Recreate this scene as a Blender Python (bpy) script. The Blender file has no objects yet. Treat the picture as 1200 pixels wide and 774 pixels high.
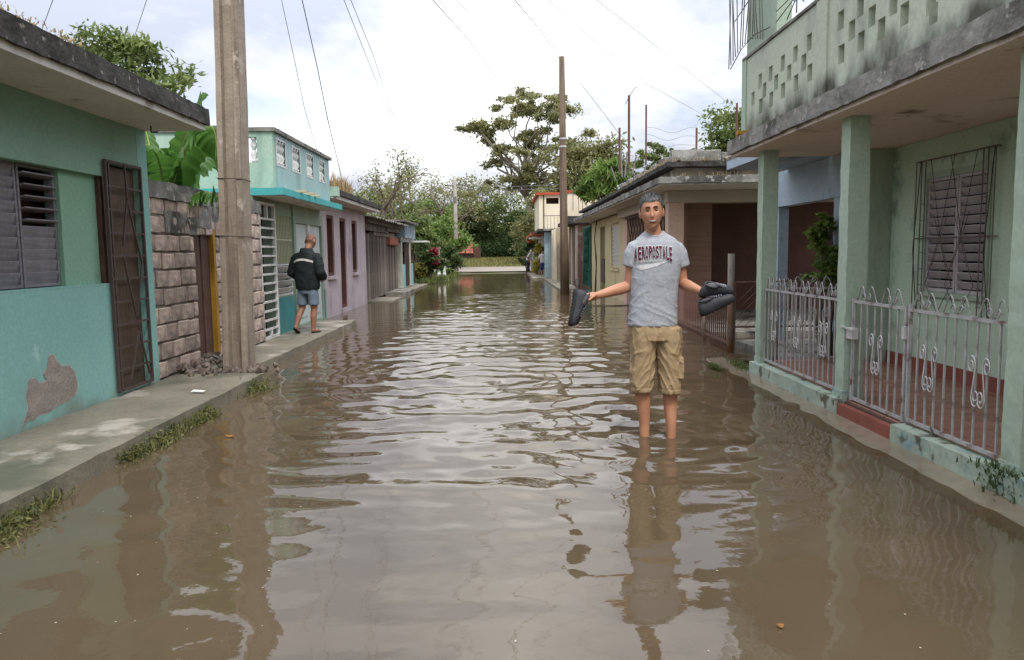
import bpy, bmesh, math, random
import numpy as np
from mathutils import Vector, Matrix, noise, Euler
from mathutils.bvhtree import BVHTree
R = math.radians
rng = random.Random(7)
nr = np.random.default_rng(11)
scene = bpy.context.scene
COL = scene.collection

# ------------------------------------------------------------------ camera
H = 1.40                                  # eye height above the flood water (z = 0)
PITCH, YAW, ROLL = R(5.78), R(-0.426), R(0.8)
def _cam_axes():
    cp, sp, cy, sy = math.cos(PITCH), math.sin(PITCH), math.cos(YAW), math.sin(YAW)
    rot = lambda d: Vector((cy*d[0]-sy*d[1], sy*d[0]+cy*d[1], d[2]))
    r, f, u = rot((1, 0, 0)), rot((0, cp, -sp)), rot((0, sp, cp))
    c, s = math.cos(ROLL), math.sin(ROLL)
    return r*c-u*s, r*s+u*c, f
CR, CU, CF = _cam_axes()
EYE = Vector((0, 0, H))
cam_d = bpy.data.cameras.new('camera'); cam = bpy.data.objects.new('camera', cam_d); COL.objects.link(cam)
cam_d.lens = 27; cam_d.sensor_width = 36; cam_d.clip_start = .05; cam_d.clip_end = 3000
M = Matrix(((CR.x, CU.x, -CF.x, 0), (CR.y, CU.y, -CF.y, 0), (CR.z, CU.z, -CF.z, H), (0, 0, 0, 1)))
cam.matrix_world = M
scene.camera = cam
def ray(x, y):                            # pixel of the 1200 x 774 photograph -> direction
    return CR*((x-600)/900) - CU*((y-387)/900) + CF
def at_y(x, y, Y):
    d = ray(x, y); return EYE + d*(Y/d.y)
def at_x(x, y, X):
    d = ray(x, y); return EYE + d*(X/d.x)
def at_z(x, y, z=0):
    d = ray(x, y); return EYE + d*((z-H)/d.z)

# ------------------------------------------------------------------ sky, sun, exposure
SUN_EL, SUN_AZ = R(55), R(160)            # azimuth clockwise from +Y: behind the camera, a little to the right
world = bpy.data.worlds.new('World'); scene.world = world; world.use_nodes = True
nt = world.node_tree; nt.nodes.clear()
def N(t, k, **kw):
    n = t.nodes.new(k)
    for a, b in kw.items(): setattr(n, a, b)
    return n
def build_world():
    L = nt.links.new
    out = N(nt, 'ShaderNodeOutputWorld'); sky = N(nt, 'ShaderNodeTexSky', sky_type='NISHITA')
    sky.sun_disc = False; sky.sun_elevation = SUN_EL; sky.sun_rotation = SUN_AZ
    bs = N(nt, 'ShaderNodeBackground'); bs.inputs[1].default_value = .11; L(sky.outputs[0], bs.inputs[0])
    tc = N(nt, 'ShaderNodeTexCoord'); sep = N(nt, 'ShaderNodeSeparateXYZ'); L(tc.outputs['Generated'], sep.inputs[0])
    zz = N(nt, 'ShaderNodeMath', operation='MAXIMUM'); L(sep.outputs[2], zz.inputs[0]); zz.inputs[1].default_value = 0
    za = N(nt, 'ShaderNodeMath', operation='ADD'); L(zz.outputs[0], za.inputs[0]); za.inputs[1].default_value = .28
    dx = N(nt, 'ShaderNodeMath', operation='DIVIDE'); L(sep.outputs[0], dx.inputs[0]); L(za.outputs[0], dx.inputs[1])
    dy = N(nt, 'ShaderNodeMath', operation='DIVIDE'); L(sep.outputs[1], dy.inputs[0]); L(za.outputs[0], dy.inputs[1])
    cb = N(nt, 'ShaderNodeCombineXYZ'); L(dx.outputs[0], cb.inputs[0]); L(dy.outputs[0], cb.inputs[1])
    n1 = N(nt, 'ShaderNodeTexNoise'); n1.inputs['Scale'].default_value = 1.15; n1.inputs['Detail'].default_value = 7; n1.inputs['Roughness'].default_value = .55
    n1.inputs['Distortion'].default_value = .35
    mp = N(nt, 'ShaderNodeMapping'); mp.inputs['Location'].default_value = (3.1, 1.7, 0); L(cb.outputs[0], mp.inputs[0]); L(mp.outputs[0], n1.inputs['Vector'])
    n2 = N(nt, 'ShaderNodeTexNoise'); n2.inputs['Scale'].default_value = .8; n2.inputs['Detail'].default_value = 5; n2.inputs['Distortion'].default_value = .5
    mp2 = N(nt, 'ShaderNodeMapping'); mp2.inputs['Location'].default_value = (8.3, 4.4, 2); L(cb.outputs[0], mp2.inputs[0]); L(mp2.outputs[0], n2.inputs['Vector'])
    r1 = N(nt, 'ShaderNodeValToRGB'); L(n1.outputs[0], r1.inputs[0])
    r1.color_ramp.elements[0].position = .42; r1.color_ramp.elements[0].color = (.40, .435, .52, 1)
    r1.color_ramp.elements[1].position = .66; r1.color_ramp.elements[1].color = (1.0, .99, .985, 1)
    cl = N(nt, 'ShaderNodeBackground'); L(r1.outputs[0], cl.inputs[0])
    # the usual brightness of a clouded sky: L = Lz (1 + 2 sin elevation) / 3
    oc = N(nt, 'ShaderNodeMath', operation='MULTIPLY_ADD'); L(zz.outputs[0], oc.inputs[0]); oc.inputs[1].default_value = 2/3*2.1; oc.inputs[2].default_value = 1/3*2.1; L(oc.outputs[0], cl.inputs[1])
    r2 = N(nt, 'ShaderNodeValToRGB'); L(n2.outputs[0], r2.inputs[0])
    r2.color_ramp.elements[0].position = .30; r2.color_ramp.elements[0].color = (.55, .55, .55, 1)
    r2.color_ramp.elements[1].position = .42; r2.color_ramp.elements[1].color = (1, 1, 1, 1)
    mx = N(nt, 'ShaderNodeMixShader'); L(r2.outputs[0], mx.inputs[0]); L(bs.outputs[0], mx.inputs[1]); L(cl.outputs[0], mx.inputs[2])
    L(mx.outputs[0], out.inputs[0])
build_world()
sun_d = bpy.data.lights.new('sun', 'SUN'); sun = bpy.data.objects.new('sun', sun_d); COL.objects.link(sun)
sun_d.energy = 1.5; sun_d.angle = R(18); sun_d.color = (1, .95, .88)
_sd = Vector((math.sin(SUN_AZ)*math.cos(SUN_EL), math.cos(SUN_AZ)*math.cos(SUN_EL), math.sin(SUN_EL)))
sun.rotation_euler = _sd.to_track_quat('Z', 'Y').to_euler()
scene.view_settings.view_transform = 'Standard'; scene.view_settings.look = 'None'
scene.view_settings.exposure = 0.82; scene.view_settings.gamma = 1
scene.cycles.use_denoising = True
scene.cycles.max_bounces = 9; scene.cycles.diffuse_bounces = 6; scene.cycles.glossy_bounces = 3
scene.cycles.transparent_max_bounces = 6; scene.cycles.caustics_reflective = False; scene.cycles.caustics_refractive = False

# ------------------------------------------------------------------ mesh helpers
class MB:
    def __init__(s): s.v = []; s.f = []
    def add(s, v, f):
        o = len(s.v); s.v += [tuple(p) for p in v]; s.f += [tuple(i+o for i in q) for q in f]; return s
    def box(s, x0, x1, y0, y1, z0, z1):
        if x0 > x1: x0, x1 = x1, x0
        if y0 > y1: y0, y1 = y1, y0
        v = [(x0,y0,z0),(x1,y0,z0),(x1,y1,z0),(x0,y1,z0),(x0,y0,z1),(x1,y0,z1),(x1,y1,z1),(x0,y1,z1)]
        return s.add(v, [(3,2,1,0),(4,5,6,7),(0,1,5,4),(1,2,6,5),(2,3,7,6),(3,0,4,7)])
    def bar(s, p, q, w, h=None):          # square bar from p to q
        h = h or w; p = Vector(p); q = Vector(q); d = (q-p).normalized()
        a = d.cross(Vector((0,0,1)))
        if a.length < 1e-3: a = Vector((1,0,0))
        a.normalize(); b = d.cross(a).normalized(); v = []
        for e in (p, q):
            for i, j in ((-1,-1),(1,-1),(1,1),(-1,1)): v.append(e+a*(i*w/2)+b*(j*h/2))
        return s.add(v, [(0,1,2,3),(7,6,5,4),(0,4,5,1),(1,5,6,2),(2,6,7,3),(3,7,4,0)])
    def tube(s, pts, r, n=6, cap=True):
        pts = [Vector(p) for p in pts]
        rr = r if isinstance(r, (list, tuple)) else [r]*len(pts)
        v = []; prev = None
        for i, p in enumerate(pts):
            d = (pts[min(i+1, len(pts)-1)]-pts[max(i-1, 0)])
            d = d.normalized() if d.length > 1e-9 else Vector((0,0,1))
            if prev is None:
                a = d.cross(Vector((0,0,1)) if abs(d.z) < .9 else Vector((1,0,0))).normalized()
            else:
                a = (prev-d*prev.dot(d)); a = a.normalized() if a.length > 1e-6 else prev
            prev = a; b = d.cross(a)
            for k in range(n):
                t = 2*math.pi*k/n; v.append(p+(a*math.cos(t)+b*math.sin(t))*rr[i])
        f = []
        for i in range(len(pts)-1):
            for k in range(n):
                f.append((i*n+k, i*n+(k+1)%n, (i+1)*n+(k+1)%n, (i+1)*n+k))
        if cap: f += [tuple(range(n-1, -1, -1)), tuple((len(pts)-1)*n+k for k in range(n))]
        return s.add(v, f)
    def loft(s, rings, n=20, e=2.0):      # rings (cx,cy,cz,rx,ry), superelliptic
        v = []; f = []
        for cx, cy, cz, rx, ry in rings:
            for k in range(n):
                t = 2*math.pi*k/n; c, q = math.cos(t), math.sin(t)
                v.append((cx+rx*math.copysign(abs(c)**(2/e), c), cy+ry*math.copysign(abs(q)**(2/e), q), cz))
        for i in range(len(rings)-1):
            for k in range(n): f.append((i*n+k, i*n+(k+1)%n, (i+1)*n+(k+1)%n, (i+1)*n+k))
        f += [tuple(range(n-1, -1, -1)), tuple((len(rings)-1)*n+k for k in range(n))]
        return s.add(v, f)
    def capsule(s, pts, rad, n=14):       # chain with rounded ends
        p = [Vector(q) for q in pts]; r = list(rad)
        d0 = (p[0]-p[1]).normalized(); d1 = (p[-1]-p[-2]).normalized()
        P = [p[0]+d0*r[0]*.95, p[0]+d0*r[0]*.7]+p+[p[-1]+d1*r[-1]*.7, p[-1]+d1*r[-1]*.95]
        Q = [r[0]*.3, r[0]*.72]+r+[r[-1]*.72, r[-1]*.3]
        return s.tube(P, Q, n)
    def ball(s, c, rx, ry, rz, nu=14, nv=9, M3=None):
        v = [Vector((0,0,-rz))]; f = []
        for i in range(1, nv):
            ph = math.pi*i/nv-math.pi/2
            for k in range(nu):
                t = 2*math.pi*k/nu; v.append(Vector((rx*math.cos(ph)*math.cos(t), ry*math.cos(ph)*math.sin(t), rz*math.sin(ph))))
        v.append(Vector((0,0,rz)))
        for k in range(nu):
            f.append((0, 1+(k+1)%nu, 1+k))
            for i in range(nv-2): f.append((1+i*nu+k, 1+i*nu+(k+1)%nu, 1+(i+1)*nu+(k+1)%nu, 1+(i+1)*nu+k))
            f.append((1+(nv-2)*nu+k, 1+(nv-2)*nu+(k+1)%nu, len(v)-1))
        if M3 is not None: v = [M3 @ q for q in v]
        return s.add([q+Vector(c) for q in v], f)
    def rough(s, x0, x1, y0, y1, z0, z1, seg=.1, amp=.01, sc=4, seed=0):   # subdivided box with uneven faces
        bm = bmesh.new(); bmesh.ops.create_cube(bm, size=1)
        for ax, ln in ((0, x1-x0), (1, y1-y0), (2, z1-z0)):
            n = max(0, int(ln/seg)-1)
            if n:
                es = [e for e in bm.edges if abs((e.verts[0].co-e.verts[1].co)[ax]) > .5/(1) * .99]
                bmesh.ops.subdivide_edges(bm, edges=es, cuts=min(n, 120), use_grid_fill=True)
        for q in bm.verts:
            q.co = Vector((x0+(q.co.x+.5)*(x1-x0), y0+(q.co.y+.5)*(y1-y0), z0+(q.co.z+.5)*(z1-z0)))
            w = q.co*sc+Vector((seed, seed*.7, 0))
            q.co += Vector((noise.noise(w), noise.noise(w+Vector((9,2,4))), noise.noise(w+Vector((3,8,1)))))*amp
            w *= 4; q.co += Vector((noise.noise(w), noise.noise(w+Vector((9,2,4))), noise.noise(w+Vector((3,8,1)))))*amp*.45
        bm.verts.index_update()
        r = s.add([q.co for q in bm.verts], [[q.index for q in f.verts] for f in bm.faces]); bm.free(); return r
    def lathe(s, c, prof, n=12):          # prof [(r,z)]
        return s.loft([(c[0], c[1], c[2]+z, r, r) for r, z in prof], n)
def wall(axis, a, th, u0, u1, z0, z1, holes=()):
    """flat wall with real openings; outer face at a, thickness th (signed), u = Y for axis x, X for axis y"""
    us = sorted({u0, u1, *[min(max(h[i], u0), u1) for h in holes for i in (0, 1)]})
    zs = sorted({z0, z1, *[min(max(h[i], z0), z1) for h in holes for i in (2, 3)]})
    inh = lambda u, z: any(h[0] < u < h[1] and h[2] < z < h[3] for h in holes)
    m = MB(); P = (lambda u, d, z: (a+d*th, u, z)) if axis == 'x' else (lambda u, d, z: (u, a+d*th, z))
    solid = [[not inh((us[i]+us[i+1])/2, (zs[j]+zs[j+1])/2) for j in range(len(zs)-1)] for i in range(len(us)-1)]
    S = lambda i, j: 0 <= i < len(us)-1 and 0 <= j < len(zs)-1 and solid[i][j]
    for i in range(len(us)-1):
        for j in range(len(zs)-1):
            if not solid[i][j]: continue
            A, B, C, D = us[i], us[i+1], zs[j], zs[j+1]
            for d in (0, 1): m.add([P(A,d,C), P(B,d,C), P(B,d,D), P(A,d,D)], [(0,1,2,3)])
            if not S(i-1, j): m.add([P(A,0,C), P(A,1,C), P(A,1,D), P(A,0,D)], [(0,1,2,3)])
            if not S(i+1, j): m.add([P(B,0,C), P(B,1,C), P(B,1,D), P(B,0,D)], [(0,1,2,3)])
            if not S(i, j-1): m.add([P(A,0,C), P(B,0,C), P(B,1,C), P(A,1,C)], [(0,1,2,3)])
            if not S(i, j+1): m.add([P(A,0,D), P(B,0,D), P(B,1,D), P(A,1,D)], [(0,1,2,3)])
    return m
W = {}                                    # object name -> world translation
def mesh(name, v, f, m, smooth=False, fix=True):
    me = bpy.data.meshes.new(name); me.from_pydata([tuple(p) for p in v], [], f)
    if fix:
        bm = bmesh.new(); bm.from_mesh(me); bmesh.ops.remove_doubles(bm, verts=bm.verts, dist=1e-5)
        bmesh.ops.recalc_face_normals(bm, faces=bm.faces); bm.to_mesh(me); bm.free()
    if m: me.materials.append(m)
    if smooth: me.polygons.foreach_set('use_smooth', [True]*len(me.polygons))
    me.update(); return me
def link(name, data, parent=None, loc=None):
    o = bpy.data.objects.new(name, data); COL.objects.link(o); o.parent = parent
    base = W[parent.name] if parent else Vector((0,0,0))
    loc = Vector(loc) if loc is not None else base
    o.location = loc-base; W[o.name] = loc; return o
def tag(o, label, cat=None, group=None, kind=None):
    if label: o['label'] = label
    if cat: o['category'] = cat
    if group: o['group'] = group
    if kind: o['kind'] = kind
    return o
def thing(name, label, cat, loc=(0,0,0), group=None):
    o = bpy.data.objects.new(name, None); COL.objects.link(o); o.location = loc; W[o.name] = Vector(loc); o.empty_display_size = .2
    return tag(o, label, cat, group)
def part(name, mb, m, parent, smooth=False, label=None):   # mb in world coordinates
    o0 = W[parent.name]
    o = link(name, mesh(name, [Vector(p)-o0 for p in mb.v], mb.f, m, smooth), parent)
    if label: o['label'] = label
    return o
def solo(name, mb, m, label, cat, loc=(0,0,0), group=None, smooth=False, kind=None):
    o0 = Vector(loc); o = link(name, mesh(name, [Vector(p)-o0 for p in mb.v], mb.f, m, smooth), None, o0)
    return tag(o, label, cat, group, kind)
def struct(name, mb, m, smooth=False, fix=True):
    o = link(name, mesh(name, mb.v, mb.f, m, smooth, fix), None, (0,0,0)); o['kind'] = 'structure'; return o
_cb = {}
def CB(dx, dy, dz, m, bev=.004, jit=0, seed=0):            # shared chamfered box mesh
    key = (round(dx,3), round(dy,3), round(dz,3), m.name, bev, jit, seed)
    if key in _cb: return _cb[key]
    bm = bmesh.new(); bmesh.ops.create_cube(bm, size=1)
    for q in bm.verts: q.co = Vector((q.co.x*dx, q.co.y*dy, q.co.z*dz))
    if jit:
        rr = random.Random(seed)
        for q in bm.verts: q.co += Vector((rr.uniform(-1,1), rr.uniform(-1,1), rr.uniform(-1,1)))*jit
    if bev: bmesh.ops.bevel(bm, geom=bm.edges[:], offset=min(bev, dx*.45, dy*.45, dz*.45), segments=1, affect='EDGES', profile=.5)
    me = bpy.data.meshes.new('piece'); bm.to_mesh(me); bm.free(); me.materials.append(m); _cb[key] = me; return me
def piece(name, parent, me, loc, rot=(0,0,0)):
    o = link(name, me, parent, loc); o.rotation_euler = rot; return o
def bars(name, parent, m, segs, w=.014, h=None):           # each bar an object of its own
    for p, q in segs:
        p, q = Vector(p), Vector(q); c = (p+q)/2; mb = MB().bar(p-c, q-c, w, h)
        piece(name, parent, mesh(name, mb.v, mb.f, m, fix=False), c)
def rod(name, parent, m, pts, r=.006, n=5):
    mb = MB().tube(pts, r, n); return part(name, mb, m, parent, True)
def bake(mb, voxel, smooth=4, fac=.5, name='body'):
    """voxel-union of overlapping closed pieces -> one continuous skin"""
    me = bpy.data.meshes.new(name); me.from_pydata(mb.v, [], mb.f)
    bm = bmesh.new(); bm.from_mesh(me); bmesh.ops.recalc_face_normals(bm, faces=bm.faces); bm.to_mesh(me); bm.free()
    o = bpy.data.objects.new(name, me); COL.objects.link(o)
    r = o.modifiers.new('r', 'REMESH'); r.mode = 'VOXEL'; r.voxel_size = voxel
    if smooth: s_ = o.modifiers.new('s', 'SMOOTH'); s_.iterations = smooth; s_.factor = fac
    dg = bpy.context.evaluated_depsgraph_get(); dg.update()
    out = bpy.data.meshes.new_from_object(o.evaluated_get(dg)); out.name = name
    bpy.data.objects.remove(o); bpy.data.meshes.remove(me)
    out.polygons.foreach_set('use_smooth', [True]*len(out.polygons)); return out

# ------------------------------------------------------------------ materials
_mats = {}
def mat(name, c1, c2=None, scale=5, rough=.8, bump=.25, bscale=60, stain=None, samt=.5, sscale=2.5, sstretch=1.0, fine=.08, spec=.3, rand=.0, metal=0, stain2=None, s2amt=.5, s2scale=6, wave=None, rise=None):
    """painted / weathered surface: two-tone noise, fine grain, up to two stain layers, bump"""
    if name in _mats: return _mats[name]
    m = bpy.data.materials.new(name); m.use_nodes = True; t = m.node_tree; L = t.links.new
    b = t.nodes['Principled BSDF']; tc = N(t, 'ShaderNodeTexCoord')
    c2 = c2 or tuple(x*.78 for x in c1)
    def nz(sc, det=4, st=1.0, loc=0):
        mp = N(t, 'ShaderNodeMapping'); mp.inputs['Scale'].default_value = (1, 1, 1/st); mp.inputs['Location'].default_value = (loc, loc*.3, loc*.7)
        L(tc.outputs['Object'], mp.inputs[0]); n = N(t, 'ShaderNodeTexNoise'); n.inputs['Scale'].default_value = sc; n.inputs['Detail'].default_value = det
        n.inputs['Roughness'].default_value = .6; L(mp.outputs[0], n.inputs['Vector']); return n.outputs[0]
    def rampf(src, a, b_):
        r = N(t, 'ShaderNodeMapRange'); r.inputs['From Min'].default_value = a; r.inputs['From Max'].default_value = b_; r.clamp = True; L(src, r.inputs[0]); return r.outputs[0]
    def mixc(f, a, b_):
        x = N(t, 'ShaderNodeMix', data_type='RGBA'); 
        if hasattr(f, 'node'): L(f, x.inputs[0])
        else: x.inputs[0].default_value = f
        for s_, v in ((6, a), (7, b_)):
            if hasattr(v, 'node'): L(v, x.inputs[s_])
            else: x.inputs[s_].default_value = (*v, 1)
        return x.outputs[2]
    col = mixc(rampf(nz(scale), .35, .65), c1, c2)
    if fine:
        f = N(t, 'ShaderNodeMix', data_type='RGBA', blend_type='MULTIPLY'); f.inputs[0].default_value = 1
        r = N(t, 'ShaderNodeMapRange'); r.inputs['To Min'].default_value = 1-fine*1.3; r.inputs['To Max'].default_value = 1+fine; r.inputs['From Min'].default_value = .3; r.inputs['From Max'].default_value = .7
        L(nz(bscale*.7, 3), r.inputs[0]); L(col, f.inputs[6]); L(r.outputs[0], f.inputs[7]); col = f.outputs[2]
    if wave:   # (scale, axis, dark colour, amount): grain lines
        wv = N(t, 'ShaderNodeTexNoise'); mp = N(t, 'ShaderNodeMapping'); sc = [wave[0]]*3; sc[wave[1]] = wave[0]*.04; mp.inputs['Scale'].default_value = sc
        L(tc.outputs['Object'], mp.inputs[0]); L(mp.outputs[0], wv.inputs['Vector']); wv.inputs['Scale'].default_value = 1; wv.inputs['Detail'].default_value = 5
        mm = N(t, 'ShaderNodeMath', operation='MULTIPLY'); L(rampf(wv.outputs[0], .45, .62), mm.inputs[0]); mm.inputs[1].default_value = wave[3]
        col = mixc(mm.outputs[0], col, wave[2])
    if stain:
        s_ = rampf(nz(sscale, 7, sstretch, 4.7), .62-.25*samt, .74-.2*samt); col = mixc(s_, col, stain)
    if stain2:
        s_ = rampf(nz(s2scale, 8, 1, 11.3), .66-.25*s2amt, .72-.22*s2amt); col = mixc(s_, col, stain2)
    if rise:   # (z0, z1, colour): mould growing up from a ledge, ragged
        sp = N(t, 'ShaderNodeSeparateXYZ'); L(tc.outputs['Object'], sp.inputs[0]); rr_ = N(t, 'ShaderNodeMapRange'); rr_.inputs['From Min'].default_value = rise[0]; rr_.inputs['From Max'].default_value = rise[1]; rr_.inputs['To Min'].default_value = .42; rr_.inputs['To Max'].default_value = -.25; rr_.clamp = True; L(sp.outputs[2], rr_.inputs[0])
        ad = N(t, 'ShaderNodeMath', operation='ADD'); L(rr_.outputs[0], ad.inputs[0]); L(nz(2.2, 8, 1.6, 2.9), ad.inputs[1]); col = mixc(rampf(ad.outputs[0], .60, .86), col, rise[2])
    if rand:
        oi = N(t, 'ShaderNodeObjectInfo'); r = N(t, 'ShaderNodeMapRange'); r.inputs['To Min'].default_value = 1-rand; r.inputs['To Max'].default_value = 1+rand
        L(oi.outputs['Random'], r.inputs[0]); f = N(t, 'ShaderNodeMix', data_type='RGBA', blend_type='MULTIPLY'); f.inputs[0].default_value = 1
        L(col, f.inputs[6]); L(r.outputs[0], f.inputs[7]); col = f.outputs[2]
    L(col, b.inputs['Base Color']); b.inputs['Roughness'].default_value = rough; b.inputs['Specular IOR Level'].default_value = spec; b.inputs['Metallic'].default_value = metal
    if bump:
        bp = N(t, 'ShaderNodeBump'); bp.inputs['Strength'].default_value = bump; bp.inputs['Distance'].default_value = .01
        a = N(t, 'ShaderNodeMath', operation='MULTIPLY_ADD'); L(nz(bscale*.15, 4), a.inputs[0]); a.inputs[1].default_value = 2.5; L(nz(bscale, 4), a.inputs[2])
        L(a.outputs[0], bp.inputs['Height']); L(bp.outputs[0], b.inputs['Normal'])
    _mats[name] = m; return m
def leafmat(name, dark, light, trans=.35, rough=.5):
    m = bpy.data.materials.new(name); m.use_nodes = True; t = m.node_tree; L = t.links.new; t.nodes.clear()
    out = N(t, 'ShaderNodeOutputMaterial'); at = N(t, 'ShaderNodeAttribute', attribute_name='rnd'); rp = N(t, 'ShaderNodeValToRGB'); L(at.outputs['Fac'], rp.inputs[0])
    rp.color_ramp.elements[0].color = (*dark, 1); rp.color_ramp.elements[1].color = (*light, 1)
    b = N(t, 'ShaderNodeBsdfPrincipled'); b.inputs['Roughness'].default_value = rough; b.inputs['Specular IOR Level'].default_value = .3; L(rp.outputs[0], b.inputs['Base Color'])
    tr = N(t, 'ShaderNodeBsdfTranslucent'); hs = N(t, 'ShaderNodeHueSaturation'); hs.inputs['Value'].default_value = 1.3; L(rp.outputs[0], hs.inputs['Color']); L(hs.outputs[0], tr.inputs[0])
    mx = N(t, 'ShaderNodeMixShader'); mx.inputs[0].default_value = trans; L(b.outputs[0], mx.inputs[1]); L(tr.outputs[0], mx.inputs[2]); L(mx.outputs[0], out.inputs[0])
    _mats[name] = m; return m
# ------------------------------------------------------------------ palette
MOULD = (.035, .034, .03)
m_conc = mat('old_concrete', (.27, .255, .225), (.17, .16, .14), 3, .9, .5, 40, stain=MOULD, samt=.45, stain2=(.36, .33, .27), s2amt=.2)
m_mouldy = mat('mouldy_concrete', (.27, .26, .24), (.17, .165, .15), 4, .95, .8, 30, stain=(.075, .072, .065), samt=.5, sscale=2.2, stain2=(.36, .35, .31), s2amt=.3, s2scale=9)
m_dark_mould = mat('black_mould_concrete', (.075, .07, .066), (.035, .034, .032), 5, .95, .9, 30, stain2=(.22, .21, .17), s2amt=.22, s2scale=14)
m_pave = mat('pavement_concrete', (.25, .22, .165), (.165, .15, .115), 1.1, .5, .35, 50, stain=(.105, .105, .075), samt=.5, sscale=1.3, stain2=(.40, .36, .31), s2amt=.42, s2scale=1.3, spec=.5, fine=.15)
m_soffit = mat('pale_soffit_paint', (.64, .61, .56), (.57, .54, .50), 2, .85, .08, 40, stain=(.24, .20, .16), samt=.10, sscale=3)
m_teal = mat('turquoise_wall_paint', (.255, .475, .435), (.23, .435, .40), 1.1, .75, .10, 45, stain=(.22, .39, .355), samt=.2, sscale=1.2, sstretch=1, stain2=(.36, .54, .50), s2amt=.08, s2scale=5, rise=(-.1, .34, (.20, .27, .225)))
m_green = mat('pale_green_wall_paint', (.245, .39, .305), (.22, .35, .275), 1.5, .8, .08, 45, stain=(.17, .27, .21), samt=.25, sscale=2)
m_lime = mat('light_green_jamb_paint', (.24, .42, .30), (.22, .385, .275), 2, .8, .08, 45, stain=(.19, .30, .2), samt=.2)
m_mortar = mat('bare_mortar', (.34, .29, .25), (.25, .21, .185), 7, .95, .7, 60, stain=(.36, .31, .27), samt=.3, sscale=6)
m_greywood = mat('grey_weathered_wood', (.25, .23, .25), (.19, .175, .19), 6, .8, .2, 60, wave=(30, 1, (.12, .11, .115), .5), rand=.12)
m_darkwood = mat('dark_brown_wood', (.12, .06, .042), (.075, .036, .026), 5, .65, .3, 50, wave=(30, 2, (.03, .018, .014), .6), rand=.1)
m_oakdoor = mat('worn_oak_door', (.13, .085, .058), (.09, .06, .042), 4, .7, .2, 50, wave=(30, 2, (.07, .045, .03), .6))
m_rustiron = mat('rusty_grille_iron', (.075, .062, .058), (.075, .045, .036), 9, .6, .3, 80, spec=.4)
m_iron = mat('dark_iron', (.05, .04, .037), (.09, .05, .036), 9, .6, .3, 80, spec=.4)
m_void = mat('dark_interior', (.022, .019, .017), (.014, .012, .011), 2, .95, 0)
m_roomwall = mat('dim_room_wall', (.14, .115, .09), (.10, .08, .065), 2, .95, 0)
m_block = mat('pinkish_cement_block', (.55, .43, .355), (.40, .315, .265), 5, .95, .45, 40, stain=(.19, .16, .145), samt=.5, sscale=5, stain2=(.48, .44, .39), s2amt=.25, rand=.28, fine=.2)
m_joint = mat('dark_mortar_joint', (.24, .21, .18), (.16, .14, .12), 8, .95, .6, 60)
m_ochre = mat('ochre_paint', (.42, .24, .03), (.34, .18, .02), 5, .7, .2, 50, stain=(.12, .07, .03), samt=.25, sscale=8, sstretch=4)
m_pole = mat('weathered_pole_concrete', (.345, .285, .225), (.26, .21, .165), 2, .9, .5, 40, stain=(.12, .085, .065), samt=.5, sscale=4, sstretch=14, stain2=(.46, .40, .33), s2amt=.25, s2scale=3)
m_white = mat('white_paint', (.68, .68, .66), (.58, .58, .56), 6, .6, .1, 50, stain=(.32, .27, .22), samt=.14, sscale=9)

# ------------------------------------------------------------------ terrain, water, pavements
def sm(a, b, x): x = np.clip((x-a)/(b-a), 0, 1); return x*x*(3-2*x)
def bed(x, y):
    x = np.asarray(x, float); y = np.asarray(y, float)
    fy = 1-sm(47.5, 54, y)
    near = (1-sm(7.5, 9.5, np.abs(x)))
    far = sm(-4.4, -3.3, x)*(1-sm(2.0, 2.6, x))
    k = sm(31, 35, y); fx = near*(1-k)+far*k
    return .09 + .66*sm(68.5, 79, y) - fy*fx*(.20+.10*sm(1.2, 2.4, np.abs(x)))
def make_ground():
    xs = np.concatenate([[-700, -300, -120, -60, -30, -18], np.arange(-12, 12.01, .5), [18, 30, 60, 120, 300, 700]])
    ys = np.concatenate([[-60, -20], np.arange(-6, 66, .75), [70, 80, 100, 140, 220, 400, 900]])
    X, Y = np.meshgrid(xs, ys); Z = bed(X, Y)
    Z += np.array([[noise.noise(Vector((a*.4, b*.4, 0)))*.03 for a, b in zip(r, q)] for r, q in zip(X, Y)])*np.where(Y > 50, 1, .4)
    n, k = X.shape; m = MB(); m.v = list(zip(X.ravel(), Y.ravel(), Z.ravel()))
    m.f = [(j*k+i, j*k+i+1, (j+1)*k+i+1, (j+1)*k+i) for j in range(n-1) for i in range(k-1)]
    g = mat('earth_and_grass', (.13, .105, .065), (.085, .08, .045), .6, .95, .4, 20, stain=(.075, .10, .03), samt=.6, sscale=.5, stain2=(.22, .15, .08), s2amt=.25, s2scale=.8)
    struct('ground', m, g, True, False)
make_ground()
m_gravel = mat('pale_gravel_road', (.34, .295, .265), (.28, .24, .21), .8, .95, .5, 12, stain=(.28, .24, .20), samt=.4, sscale=.7)
def make_crossroad():
    m = MB(); n = 60
    for i in range(n+1):
        x = -5.6+22*i/n; e = noise.noise(Vector((x*.5, 3, 0)))*.6
        m.v += [(x, 52.4+e, .125), (x, 68.6+e, .14)]
    m.f = [(2*i, 2*i+2, 2*i+3, 2*i+1) for i in range(n)]
    struct('road', m, m_gravel)
make_crossroad()

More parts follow.
